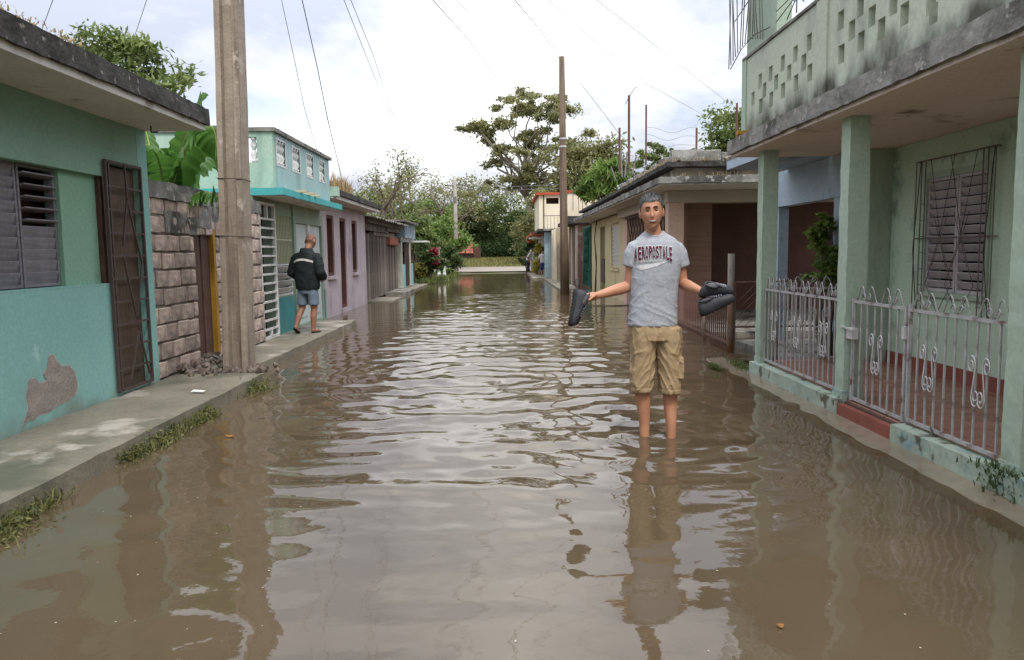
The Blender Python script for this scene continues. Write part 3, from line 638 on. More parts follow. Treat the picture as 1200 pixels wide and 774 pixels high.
def blue_porch():
    T = thing('post_porch_house', 'small house with light blue and cream porch posts beyond timber shack', 'house', (-4.1, 31.5, 0)); X = -4.0
    part('wall', MB().box(-8, -5.4, 29.5, 34.2, -.1, 2.5), mat('dim_teal_wall', (.10, .17, .17), None, 2), T)
    part('core', MB().box(-8, -4.3, 34.0, 34.2, -.1, 2.4), m_conc, T)
    m_cream = mat('cream_post', (.55, .54, .45), None, 4, stain=(.35, .32, .25), samt=.2)
    for y in (29.7, 32.3):
        P = part('post', MB().box(X-.2, X+.02, y, y+.22, .06, 1.86), m_cream, T)
        part('panel', MB().box(X-.17, X, y+.225, y+1.15, .06, .98), m_skyblue, P)
    part('lintel', MB().rough(-4.35, X+.03, 29.5, 34.1, 1.862, 2.02, .3, .01, 2), m_conc, T)
    part('fascia', MB().rough(-4.3, X+.05, 30.6, 34.1, 2.03, 2.62, .3, .01, 2), mat('mottled_blue_grey', (.22, .30, .33), (.13, .17, .18), 3, .9, .3, 30, stain=(.4, .45, .45), samt=.4), T)
    part('roof', MB().rough(-8, -3.8, 29.5, 34.2, 2.63, 2.70, .3, .015, 2), m_sheet, T)
    part('canopy', MB().box(-4.1, -3.35, 33.2, 34.4, 1.88, 1.95), m_white, T)
    part('floor', MB().rough(-5.4, X+.1, 29.5, 34.2, -.1, .08, .3, .01, 2), m_conc, T)
    G = link('gate', None, T); bars('bar', G, m_iron, [((X, y, .1), (X, y, 1.8)) for y in (31.0, 31.25, 31.5, 31.75, 32.0, 33.6, 33.8)], .03)
blue_porch()
# ------------------------------------------------------------------ right: green porch house
m_porchgreen = mat('soft_green_porch_paint', (.38, .47, .37), (.35, .43, .34), 1.5, .8, .06, 45, stain=(.26, .32, .25), samt=.2, sstretch=3, rise=(-.1, .5, (.19, .205, .15)))
m_porchwall = mat('green_porch_wall', (.50, .63, .49), (.465, .59, .455), 1.5, .8, .06, 45, stain=(.23, .31, .24), samt=.2)
m_parapet = mat('mould_streaked_parapet_paint', (.48, .52, .42), (.44, .48, .385), 1.6, .85, .1, 40, stain=(.30, .32, .27), samt=.35, sscale=1.6, sstretch=1.7, rise=(2.50, 3.15, (.085, .082, .06)))
m_slabpaint = mat('pinkish_beige_soffit', (.78, .66, .60), (.73, .61, .55), 1.5, .85, .06, 40, stain=(.22, .17, .14), samt=.08, sscale=2)
m_redtile = mat('red_floor_tile', (.30, .14, .10), (.25, .115, .08), 3, .45, .1, 40, rand=.12, spec=.5)
m_redpaint = mat('red_oxide_paint', (.27, .085, .06), (.21, .068, .048), 4, .6, .15, 40, stain=(.17, .06, .045), samt=.3)
m_grout = mat('tile_grout', (.10, .06, .048), None, 5)
m_plinth = mat('peeling_green_plinth', (.37, .44, .36), (.30, .355, .29), 3, .85, .4, 40, stain=(.20, .32, .34), samt=.3, sscale=5, stain2=(.11, .105, .075), s2amt=.4, s2scale=6)
m_rail = mat('mauve_grey_railing_paint', (.42, .405, .405), (.33, .315, .315), 8, .55, .2, 70, stain=(.13, .07, .045), samt=.3, sscale=9, spec=.4)
m_scroll = mat('pale_scroll_paint', (.56, .54, .54), (.46, .44, .44), 10, .5, .1, 70)
def curl(c, r, t0, t1, turns_in=.35, n=12):               # spiral arc in a local (u,v) plane
    return [(c[0]+(r*(1-turns_in*i/n))*math.cos(t0+(t1-t0)*i/n), c[1]+(r*(1-turns_in*i/n))*math.sin(t0+(t1-t0)*i/n)) for i in range(n+1)]
def ess(h, w, n=16):                                       # S-scroll, height h, curls at both ends, centred
    top = curl((w*.25, h*.5-w*.42), w*.42, math.pi, math.pi-R(500), .72, 18)[::-1]
    bot = [(-a, -b) for a, b in top]
    return top+bot[::-1]
def railing(parent, p, q, z0, z1, pitch, scrolls=2, crest=True, m=None):
    """railing between two plan points: rails, square bars, S-scrolls and a crest of curls"""
    m = m or m_rail; p = Vector((*p, 0)); q = Vector((*q, 0)); d = q-p; ln = d.length; d.normalize()
    ang = math.atan2(d.y, d.x); P = lambda u, z, off=0: Vector((p.x+d.x*u-d.y*off, p.y+d.y*u+d.x*off, z))
    bars('rail', parent, m, [(P(0, z1), P(ln, z1)), (P(0, z0), P(ln, z0))], .022, .022)
    n = max(2, int(round(ln/pitch))); me = CB(.013, .013, z1-z0, m, .002)
    for i in range(n+1): piece('bar', parent, me, P(ln*i/n, (z0+z1)/2), (rng.gauss(0, .006), rng.gauss(0, .004), ang))
    for k in range(scrolls):
        u = ln*(k+.5)/scrolls; zc = z0+(z1-z0)*.52
        for sg in (1, -1):
            pts = [P(u+sg*(.05+a*.62), zc+b, .016) for a, b in ess(.32, .15)]
            rod('scroll', parent, m_scroll, pts, .0055, 4)
    if crest:
        nn = max(1, int(round(ln/.34)))
        for k in range(nn):
            u = ln*(k+.5)/nn; w = ln/nn
            for sg in (1, -1):
                pts = [P(u+sg*w*.02, z1+.012)]+[P(u+sg*(w*.06+(w*.40)*t), z1+.012+.13*math.sin(math.pi*min(1, t*1.15)**.8)*(1-.25*t)) for t in np.linspace(.05, 1, 9)]
                rod('crest_scroll', parent, m, pts, .0055, 4)
                rod('crest_scroll', parent, m, [P(u+sg*(w*.10+a), z1+.045+b) for a, b in curl((0, 0), .032, 0, R(400), .6, 12)], .005, 4)
m_palewood = mat('pale_grey_slat_paint', (.50, .46, .48), (.42, .385, .40), 6, .7, .1, 60, rand=.08)
m_rodgrey = mat('grey_brown_rod_paint', (.19, .165, .145), (.13, .10, .085), 9, .6, .1)
def porch_house():
    T = thing('green_porch_house', 'pale green house with columned red-tiled porch, scrolled railings and pierced terrace parapet', 'house', (4.2, 6, .1))
    # floor and plinth
    part('floor_base', MB().box(2.80, 4.25, -1, 8.62, -.2, .128), m_grout, T)
    tl = CB(.225, .225, .016, m_redtile, .003)
    for i in range(6):
        for j in range(24): piece('tile', T, tl, (2.935+i*.232, 3.2+j*.232, .133))
    part('plinth', MB().rough(2.735, 2.86, -1, 5.37, -.2, .145, .07, .008, 6, 1), m_plinth, T)
    part('plinth', MB().rough(2.735, 2.86, 6.28, 8.56, -.2, .145, .07, .008, 6, 2), m_plinth, T)
    part('threshold', MB().rough(2.745, 2.95, 5.38, 6.27, -.2, .112, .1, .004, 4, 3), m_redpaint, T, label='red oxide threshold step')
    part('skirting', MB().box(4.185, 4.2, -1, 8.38, .14, .27), m_redpaint, T)
    # walls
    wy0, wy1, wz0, wz1 = 6.70, 7.67, .96, 2.06
    part('wall', wall('x', 4.2, .16, -1, 8.38, -.1, 2.452, [(wy0, wy1, wz0, wz1)]), m_porchwall, T)
    part('pilaster', MB().box(3.96, 4.36, 8.385, 8.62, -.1, 2.452), m_porchgreen, T)
    part('side_wall', MB().box(4.365, 9, 8.4, 8.6, -.1, 2.452), m_porchwall, T)
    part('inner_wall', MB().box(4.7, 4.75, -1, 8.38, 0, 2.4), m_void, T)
    for y in (8.45, 6.36, 4.15, 1.9):
        C = part('column', MB().rough(2.79, 2.955, y-.082, y+.082, -.1, 2.455, .07, .006, 7, y), m_porchgreen, T)
        part('mould', MB().rough(2.782, 2.962, y-.09, y+.09, -.12, .20+.06*math.sin(y*3), .05, .008, 9, y), m_plinth, C)
    # window with two louvred leaves and a rod grille
    for a, b in ((wy0, wy0+.455), (wy0+.465, wy1)):
        Wd = frame_x('window', T, m_palewood, 4.202, 4.25, a, b, wz0+.002, wz1-.002, .03)
        louvres(Wd, m_palewood, 4.222, a+.03, b-.03, wz0+.035, wz1-.035, .088, R(40), -1, None, .012, 1.0)
    part('sill', MB().box(4.165, 4.2, wy0-.05, wy1+.05, wz0-.05, wz0-.003), m_porchgreen, T)
    part('window_frame', wall('x', 4.185, .015, wy0-.04, wy1+.04, wz0, wz1+.06, [(wy0, wy1, wz0, wz1)]), m_porchgreen, T)
    y0, y1, z0, z1, X = 6.56, 7.82, .76, 2.24, 4.155
    gb = MB()
    for y in (y0, y0+.10, y0+.17, y1-.17, y1-.10, y1): gb.tube([(X, y, z0), (X, y, z1)], .0065, 4)
    for z in (z0, (z0+z1)/2-.02, z1): gb.tube([(4.2, y0, z), (X, y0, z), (X, y1, z), (4.2, y1, z)], .0065, 4)
    G = part('grille', gb, m_rodgrey, T)
    seg = []
    ym = (y0+y1)/2
    for a in (-1, 1):
        c = ym+a*.17
        seg += [((X, c-.22, z0+.28), (X, c, z0)), ((X, c+.22, z0+.28), (X, c, z0)), ((X, c-.22, z0+.28), (X, c, z0+.75)), ((X, c+.22, z0+.28), (X, c, z0+.75)), ((X, c, z0+.75), (X, c-.2, z1)), ((X, c, z0+.75), (X, c+.2, z1)), ((X, c-.12, z0+.45), (X, c+.12, z0+.95)), ((X, c+.12, z0+.45), (X, c-.12, z0+.95))]
        seg += [((X, ym+a*.44, z0+k*.16+.1), (X, ym+a*.52, z0+k*.16+.1)) for k in range(7)]
    for s_ in seg: rod('rod', G, m_rodgrey, s_, .004, 4)
    for a in (y0+.05, y1-.05):
        rod('rod', G, m_iron, [(X-.01, a-.05, z0), (X-.01, a+.05, z0+.6), (X-.01, a-.05, z1)], .005, 4)
    # railings
    rx = 2.835
    Rl = part('railing', MB().box(rx-.012, rx+.012, 6.46, 6.475, .17, .97), m_rail, T); railing(Rl, (rx, 6.46), (rx, 8.35), .19, .96, .112, 3)
    Rl = part('railing', MB().box(rx-.012, rx+.012, 5.33, 5.352, .15, 1.0), m_rail, T); railing(Rl, (rx, 4.24), (rx, 5.34), .18, .96, .112, 2)
    Rl = part('railing', MB().box(3.0, 3.015, 8.44, 8.46, .17, .97), m_rail, T); railing(Rl, (3.0, 8.45), (3.95, 8.45), .19, .96, .10, 1)
    G2 = part('gate', MB().box(rx-.014, rx+.014, 5.375, 5.40, .15, .99)
        , m_rail, T, label='small scrolled gate at the red threshold')
    part('stile', MB().box(rx-.014, rx+.014, 6.20, 6.225, .15, .99), m_rail, G2)
    railing(G2, (rx, 5.40), (rx, 6.20), .17, .965, .112, 1)
    part('latch', MB().box(rx-.04, rx+.01, 6.15, 6.26, .66, .75).bar((rx-.05, 6.12, .74), (rx-.05, 6.34, .75), .014), m_scroll, G2)
    part('hinge', MB().box(rx-.03, rx+.0, 5.36, 5.40, .75, .84), m_scroll, G2)
    rod('drop_bolt', G2, m_iron, [(rx-.02, 5.0, .2), (rx-.02, 4.95, .14), (rx-.03, 4.72, .135)], .007, 4)
    # slab, parapet
    S = part('roof_slab', MB().rough(2.64, 9, -1.2, 9.02, 2.456, 2.53, .3, .004, 2, 3), m_slabpaint, T)
    part('slab_edge', MB().rough(2.595, 2.95, -1.2, 9.06, 2.485, 2.64, .05, .010, 9, 7), m_mouldy, S)
    part('slab_top', MB().rough(2.96, 9, -1.2, 9.06, 2.54, 2.635, .25, .01, 3, 8), m_mouldy, S)
    px = 2.725; sc = 360/1115
    far = [(131,360),(159,385),(157,295),(173,328),(195,268),(197,362),(215,300),(239,230),(240,330),(262,265),(285,197),(287,302),(316,228),(337,265),(335,155),(375,188)]
    near = [(450,75),(452,197),(490,110),(521,25),(523,152),(563,60),(597,105),(641,15),(681,52),(778,10)]
    holes = []
    for u, v in far+near:
        p = at_x(840+u*sc, v*sc, px); holes.append((p.y-.056, p.y+.056, p.z-.074, p.z+.074))
    for k in range(4):                     # the pattern goes on past the picture's edge
        for z in (2.86, 3.05, 3.24): holes.append((5.0-k*.45-.05, 5.0-k*.45+.05, z+.09*(k % 2)-.06, z+.09*(k % 2)+.06))
    Pa = part('parapet', wall('x', px, .13, -1.2, 8.9, 2.64, 3.50, holes), m_parapet, T)
    part('end_post', MB().rough(px-.012, px+.15, 8.78, 8.93, 2.645, 3.505, .12, .004, 3, 2), m_porchgreen, Pa)
    part('pier', MB().rough(px-.016, px+.15, 6.60, 6.83, 2.645, 3.50, .12, .004, 3, 3), m_parapet, Pa)
    part('coping', MB().rough(px-.02, px+.16, -1.2, 8.9, 3.503, 3.53, .12, .004, 4, 4), m_mouldy, Pa)
    part('terrace_pier', MB().box(px+.002, px+.15, 7.86, 8.80, 3.532, 5.2), m_porchgreen, Pa)
    part('terrace_room', MB().box(4.4, 8, -1.2, 8.2, 2.64, 5.2), m_porchgreen, T)
    part('bracket', MB().box(px-.14, px, 8.62, 8.68, 2.66, 2.70), m_ochre, Pa)
    # fan of rods guarding the terrace corner, and a star of rods on the parapet
    gx = px-.05; Fg = part('rod_fan', MB().tube([(gx, 9.25, 3.50), (gx, 8.86, 3.62), (gx, 8.4, 3.66), (gx, 7.9, 3.60)], .006, 4).tube([(gx, 9.1, 4.0), (gx, 8.4, 4.1), (gx, 7.9, 4.1)], .006, 4), m_iron, T)
    for k in range(15):
        t = k/14; rod('rod', Fg, m_rail, [(gx-.02, 9.25-t*1.2, 3.50+.13*math.sin(t*3)), (gx-.05-.1*math.sin(t*9), 9.05-t*1.05+.12*math.sin(k*2.3), 5.1)], .006, 4)
    c = Vector((gx+.05, 7.35, 3.78)); rod('rod_ring', Fg, m_iron, [c+Vector((0, .10*math.cos(a), .10*math.sin(a))) for a in np.linspace(0, 6.2832, 15)], .006, 4)
    for k in range(13):
        a = k*2*math.pi/13+.2; rod('rod', Fg, m_iron, [c+Vector((0, .1*math.cos(a), .1*math.sin(a))), c+Vector((-.03, (.45+.15*(k % 2))*math.cos(a), .24*math.sin(a)+.0 if math.sin(a) < 0 else (.5)*math.sin(a)))], .006, 4)
porch_house()

# ------------------------------------------------------------------ right: blue house set back, red-brown inside
m_blue = mat('pale_blue_beam_paint', (.40, .48, .57), (.36, .44, .52), 2, .8, .06, 40, stain=(.22, .27, .31), samt=.2)
m_redbrown = mat('red_brown_wall', (.13, .065, .05), (.10, .05, .04), 2, .85, .15, 30)
def blue_house():
    X = 3.8
    T = thing('blue_porch_house', 'pale blue porch with deep beam and red-brown wall behind the green columns', 'house', (3.5, 10.2, 0))
    part('floor', MB().rough(3.3, 6, 8.68, 11.0, -.2, .10, .2, .01, 3, 3), m_conc, T)
    part('beam', MB().rough(X, X+.16, 8.66, 11.0, 1.975, 2.45, .3, .004, 2, 4), m_blue, T)
    for y in (8.80, 10.75): part('column', MB().box(X+.01, X+.15, y, y+.15, .1, 1.973), m_blue, T)
    part('back_wall', MB().box(5.2, 5.3, 8.66, 11.0, .1, 2.44), m_redbrown, T)
    part('dado', MB().box(5.17, 5.2, 8.66, 10.9, .1, 1.0), m_redpaint, T)
    part('roof_slab', MB().rough(2.98, 6, 9.1, 10.42, 2.452, 2.56, .2, .008, 3, 5), m_blue, T)
    part('roof_top', MB().rough(3.0, 6, 9.12, 10.4, 2.565, 2.62, .2, .012, 3, 6), m_mouldy, T)
blue_house()

# ------------------------------------------------------------------ right: yellow house with stained roof
m_yellow = mat('cream_yellow_wall', (.58, .50, .30), (.53, .455, .265), 1.6, .8, .15, 40, stain=(.40, .34, .20), samt=.22, sstretch=4)
m_peach = mat('peach_pilaster', (.62, .44, .36), (.57, .40, .32), 2, .8, .1, 40)
m_brown = mat('brown_panel_wall', (.30, .185, .13), (.26, .16, .11), 2, .8, .2, 40, wave=(14, 0, (.2, .12, .085), .5))
m_beam = mat('grey_beige_beam', (.50, .44, .37), (.45, .39, .33), 2, .85, .1, 40)
m_stainbeam = mat('stained_beige', (.38, .33, .27), (.30, .26, .21), 2, .9, .2, 40, stain=(.09, .08, .07), samt=.5, sscale=2)
m_stainwhite = mat('stained_whitewash', (.40, .40, .38), (.28, .27, .25), 4, .9, .3, 40, stain=(.10, .095, .085), samt=.5)
m_rustpost = mat('rusty_post', (.25, .22, .18), (.18, .15, .12), 4, .7, .3, 40, stain=(.20, .09, .04), samt=.5, sscale=6, sstretch=4)
m_rustbar = mat('rust_brown_bars', (.16, .085, .062), (.12, .065, .05), 6, .7, .2)
def yellow_house():
    T = thing('yellow_house', 'cream yellow house with peach pilasters, mould-stained layered roof edge and shaded brown garage', 'house', (3.2, 18, 0)); X = 3.2
    part('wall', wall('x', X, .16, 20.7, 28.3, -.2, 2.42, [(24.7, 26.0, .1, 2.2), (21.7, 23.3, .88, 2.2)]), m_yellow, T)
    part('inner_wall', MB().box(3.75, 3.8, 20.7, 28.2, 0, 2.4), m_void, T)
    part('far_wall', MB().box(X, 7, 28.305, 28.45, -.2, 2.5), m_yellow, T)
    D = part('door', MB().box(X+.10, X+.14, 24.7, 25.55, .1, 2.19), m_yellow, T)
    part('half_gate', MB().box(X-.02, X+.03, 24.75, 25.6, .35, 1.15), m_iron, D)
    Wd = frame_x('window', T, m_yellow, X+.02, X+.09, 21.72, 23.28, .9, 2.18, .05); louvres(Wd, m_white, X+.05, 21.78, 23.22, .95, 2.13, .12, R(22), -1)
    part('sill', MB().box(X-.05, X, 21.6, 23.4, .82, .875), m_yellow, Wd)
    part('pilaster', MB().box(X-.03, X+.2, 20.1, 20.695, -.2, 2.40), m_peach, T)
    # lattice screen between the pilasters
    part('screen_wall', MB().box(3.3, 3.42, 14.5, 20.09, -.2, 2.3), m_brown, T)
    L1 = part('screen', MB().box(3.12, 3.16, 14.3, 20.08, 1.05, 1.09), m_iron, T)
    part('screen_rail', MB().box(3.12, 3.16, 14.3, 20.08, 2.2, 2.24), m_iron, L1)
    bars('bar', L1, m_iron, [((3.14, y, 1.08), (3.14, y+1.1, 2.28)) for y in np.arange(14.4, 18.9, .4)]+[((3.13, y+1.1, 1.08), (3.13, y, 2.22)) for y in np.arange(14.4, 18.9, .4)], .018)
    part('pilaster', MB().box(2.95, 3.23, 13.95, 14.22, -.2, 2.25), m_peach, T)
    part('base', MB().rough(2.9, 3.3, 13.9, 14.26, -.2, .12, .1, .01, 4), m_mouldy, T)
    part('garage_wall', MB().box(3.24, 4.02, 15.0, 15.1, -.2, 2.3), m_brown, T)
    part('garage_back', MB().box(4.02, 9, 17.0, 17.1, -.2, 2.4), m_redbrown, T)
    part('garage_side', MB().box(3.95, 4.02, 15.1, 17.0, -.2, 2.3), m_brown, T)
    part('garage_floor', MB().rough(3.35, 9, 12.4, 17, -.2, .06, .3, .01, 2), m_conc, T)
    part('beam', MB().box(2.93, 7.5, 13.93, 14.25, 2.252, 2.46), m_beam, T)
    part('beam', MB().box(3.02, 3.2, 14.27, 20.7, 2.252, 2.46), m_beam, T)
    S = part('roof_slab', MB().rough(2.58, 8, 12.75, 28.6, 2.465, 2.52, .3, .006, 2, 2), m_soffit, T)
    part('slab_edge', MB().rough(2.54, 2.9, 12.7, 28.7, 2.49, 2.60, .1, .02, 4, 3).rough(2.9, 8, 12.7, 13.05, 2.49, 2.605, .1, .02, 4, 3), m_mouldy, S)
    part('slab_top', MB().rough(2.9, 8, 13.06, 28.6, 2.525, 2.6, .4, .01, 3, 3), m_mouldy, S)
    part('upper_wall', MB().rough(2.92, 8, 13.2, 28.3, 2.605, 2.78, .3, .006, 2, 5), m_stainbeam, S)
    part('cornice', MB().rough(2.72, 3.1, 12.98, 28.5, 2.785, 2.86, .1, .016, 4, 6).rough(3.1, 8, 12.98, 13.35, 2.785, 2.865, .1, .016, 4, 7), m_dark_mould, S)
    part('roof_top', MB().rough(3.1, 8, 13.36, 28.3, 2.785, 2.85, .4, .01, 3), m_mouldy, S)
    # broken blocks along the roof's front edge
    rr = random.Random(4)
    for i in range(12):
        x = 3.0+i*.42; h = rr.uniform(.14, .24)
        if i in (4,): continue
        piece('parapet_block', S, CB(.40, .14, round(h, 2), m_mouldy, .015, .02, i), (x, 13.1+rr.uniform(-.02, .02), 2.865+h/2))
    for i in range(34):
        x = 2.85+rr.random()*2.6; s = rr.uniform(.03, .09); piece('roof_rubble', S, CB(round(s*2, 2), round(s*1.3, 2), round(s, 2), m_mouldy if i % 3 else m_brick, .01, .012, i % 6), (x, 13.05+rr.uniform(-.03, .25), 2.87+s*.4), (rr.uniform(-.3, .3), rr.uniform(-.3, .3), rr.uniform(0, 3)))
    part('corner_block', MB().rough(2.8, 3.3, 13.0, 13.2, 2.87, 3.06, .08, .01, 5, 3), m_stainwhite, S)
    for y in np.arange(14.2, 20, 1.0): piece('parapet_block', S, CB(.14, .5, .18, m_mouldy, .015, .02, int(y*3)), (2.95, y, 2.96))
    # roof posts
    for (px, pb, pt, Y, r) in ((737, 205, 112, 13.3, .022), (757, 190, 123, 13.25, .016), (816, 188, 150, 13.2, .018), (726, 205, 150, 14.5, .022), (863, 165, 121, 12.95, .018)):
        a, b = at_y(px, pb, Y), at_y(px, pt, Y); a.z = 2.85; b.x = a.x; part('roof_post', MB().tube([a, b], r, 6), m_rustbar, T)
    for k in range(5): rod('barbed_wire', T, m_iron, [at_y(757+(816-757)*t, 150+k*9-2*math.sin(t*9+k)+4*math.sin(math.pi*t), 13.22) for t in np.linspace(0, 1, 12)], .0025, 3)
    a = at_y(737, 112, 13.3); rod('wire_end', T, m_iron, [a+Vector((-.06, 0, -.15)), a+Vector((0, 0, -.02)), a+Vector((.1, 0, .12)), a+Vector((.14, 0, .14))], .005, 4)
    for k, (xa, ya, xb, yb) in enumerate(((729, 208, 727, 165), (732, 208, 735, 178), (741, 205, 746, 182), (722, 212, 716, 196))): part('roof_board', MB().bar(at_y(xa, ya, 14.2), at_y(xb, yb, 14.2), .05, .02), mat('grey_boards', (.26, .24, .22), None, 4, stain=(.12, .1, .09), samt=.4), T)
yellow_house()

def bar_fence():
    T = thing('bar_fence', 'low rust-brown bar fence with tall rusty post beside garage', 'fence', (3.05, 11.8, 0)); X = 3.05
    part('post', MB().tube([(X, 10.38, -.2), (X, 10.38, 1.34)], .045, 10), m_rustpost, T, True)
    part('post', MB().tube([(X, 11.75, -.2), (X, 11.75, .78)], .03, 8), m_rustpost, T, True)
    bars('rail', T, m_rustbar, [((X, 10.4, .80), (X, 13.9, .82)), ((X, 10.4, .12), (X, 13.9, .12))], .03)
    me = CB(.018, .018, .80, m_rustbar, .002)
    for y in np.arange(10.5, 13.9, .105): piece('bar', T, me, (X, y, .42))
bar_fence()
def mesh_fence():
    T = thing('chain_link_gate', 'dark chain-link gate between rusty post and green column', 'gate', (3.1, 9.6, 0)); X = 3.2
    fr = MB()
    for p, q in (((3.1, 10.35, .05), (3.1, 10.35, .95)), ((3.1, 10.35, .95), (4.6, 10.35, .97)), ((3.1, 10.35, .35), (4.6, 10.35, .35)), ((4.6, 10.35, .05), (4.6, 10.35, .97))): fr.tube([p, q], .014, 5)
    part('frame', fr, m_rustbar, T)
    for k in range(14):
        x = 3.1+k*.107
        rod('wire', T, m_rustbar, [(max(3.1, x-.3), 10.35, .35 if x-.3 > 3.1 else .35+(3.1-x+.3)*1), (min(x+.3, 4.6), 10.35, .95 if x+.3 < 4.6 else .95-(x+.3-4.6))], .004, 3)
mesh_fence()

# ------------------------------------------------------------------ right, farther on
m_gatepaint = mat('dark_green_gate_paint', (.03, .13, .095), (.025, .10, .075), 4, .6, .1)
m_creamwall = mat('cream_upper_wall', (.76, .68, .53), (.70, .62, .48), 1.5, .8, .1, 30, stain=(.5, .38, .25), samt=.22, sscale=1.6, sstretch=4)
m_redtrim = mat('red_orange_trim', (.42, .085, .04), (.34, .07, .035), 3, .7, .1, 30)
def lattice_gate():
    T = thing('lattice_gate', 'tall dark green lattice gate beside yellow house', 'gate', (3.2, 29.4, 0)); X = 3.15
    g = MB().box(X, X+.05, 28.55, 28.63, 0, 2.35).box(X, X+.05, 31.1, 31.18, 0, 2.35).box(X, X+.05, 28.63, 31.1, 2.27, 2.35).box(X, X+.05, 28.63, 31.1, .05, .12)
    part('frame', g, m_gatepaint, T)
    part('sheet', MB().box(X+.04, X+.06, 28.63, 31.1, .12, 2.27), mat('green_sheet', (.02, .085, .065), None, 4), T)
    bars('lath', T, m_gatepaint, [((X-.01, y, .1), (X-.01, y+.9, 2.3)) for y in np.arange(28.3, 30.5, .28) if y > 28.6]+[((X-.02, y+.9, .1), (X-.02, y, 2.3)) for y in np.arange(28.65, 30.3, .28)], .04, .02)
    bars('lath', T, m_gatepaint, [((X-.005, 28.6, z), (X-.005, 31.1, z)) for z in (.7, 1.3, 1.9)], .04, .02)
lattice_gate()
def brick_house():
    T = thing('brown_brick_house', 'narrow red-brown house front between green gate and wooden pole', 'house', (3.0, 33, 0))
    part('wall', MB().rough(2.95, 7, 31.3, 35.5, -.1, 2.5, .5, .01, 2), mat('patchy_red_brown_wall', (.21, .10, .075), (.15, .085, .065), 1.5, .9, .3, 30, stain=(.34, .27, .22), samt=.35, sscale=2), T)
    for a, b in ((31.35, 31.7), (33.4, 33.8)): part('pilaster', MB().box(2.88, 2.96, a, b, -.1, 2.45), m_beam, T)
    D = part('door', MB().box(2.92, 2.945, 32.1, 33.0, .05, 2.1), m_darkwood, T)
    part('roof_slab', MB().rough(2.45, 7, 31.2, 35.6, 2.51, 2.66, .3, .02, 2), m_dark_mould, T)
    part('parapet', MB().box(2.78, 7, 34.1, 34.25, 2.95, 3.95), m_creamwall, T)
    part('parapet_base', MB().rough(2.6, 7, 33.9, 34.5, 2.67, 2.94, .2, .02, 2), m_dark_mould, T)
    part('parapet_cap', MB().rough(2.72, 7, 34.04, 34.32, 3.953, 4.07, .2, .02, 3), m_redtrim, T)
    for x in (3.0, 3.25, 3.42, 3.6): part('rust_streak', MB().box(x, x+.02, 34.09, 34.1, 3.2, 3.9), m_rustbar, T)
brick_house()
def cream_house():
    T = thing('cream_upper_house', 'two-storey house with cream upper room, red roof trim and pale blue doorway', 'house', (2.4, 40, 0))
    part('lower_wall', MB().box(2.42, 7, 36.2, 46, -.1, 2.5), mat('tan_front', (.42, .35, .24), (.36, .29, .2), 2, .85, .2, 30), T)
    for a, b in ((36.3, 36.7), (37.9, 38.2)): part('pilaster', MB().box(2.3, 2.42, a, b, .05, 2.45), m_creamwall, T)
    part('door', MB().box(2.38, 2.418, 36.8, 37.8, .05, 2.1), m_darkwood, T)
    part('blue_column', MB().box(2.02, 2.38, 39.4, 39.75, .05, 2.42), mat('pale_blue_column', (.33, .46, .49), None, 3), T)
    part('slab', MB().rough(1.72, 7, 39.6, 46, 2.44, 2.58, .3, .02, 2), m_dark_mould, T)
    U = part('upper_room', wall('y', 40.0, .15, 1.78, 4.2, 2.585, 4.3, [(2.15, 2.8, 3.85, 4.16)]), m_creamwall, T)
    part('upper_side', MB().box(1.782, 1.9, 40.152, 46, 2.585, 4.3), m_creamwall, T)
    part('upper_back', MB().box(1.9, 4.2, 40.5, 40.6, 2.6, 4.25), m_darkwood, T)
    part('roof', MB().rough(1.62, 4.3, 39.85, 46, 4.303, 4.43, .3, .02, 2), m_redtrim, T)
    part('balcony_floor', MB().box(1.95, 3.4, 38.9, 39.6, 2.46, 2.55), m_mouldy, T)
    Rl = part('balcony_rail', MB().bar((1.95, 38.95, 3.2), (3.4, 38.95, 3.2), .03), m_iron, T)
    bars('bar', Rl, m_iron, [((x, 38.95, 2.55), (x, 38.95, 3.2)) for x in np.linspace(1.96, 3.38, 9)], .016)
    part('downpipe', MB().tube([(2.02, 39.98, 2.6), (2.02, 39.98, 4.3)], .03, 6), m_iron, T)
cream_house()
def far_house():
    T = thing('white_shop_front', 'low white-fronted house behind the yellow-leaved bush', 'house', (2.3, 49, 0))
    part('wall', MB().box(2.2, 6, 47, 51, 0, 2.4), mat('greyish_white_wall', (.5, .5, .46), None, 2), T)
    part('roof', MB().rough(1.6, 6, 46.7, 51.2, 2.41, 2.55, .3, .02, 2), m_redtrim, T)
    part('awning', MB().rough(1.5, 2.2, 47, 49, 2.2, 2.28, .2, .01, 2), m_white, T)
    part('window', MB().box(2.17, 2.2, 48, 49, 1.0, 1.9), m_iron, T)
far_house()

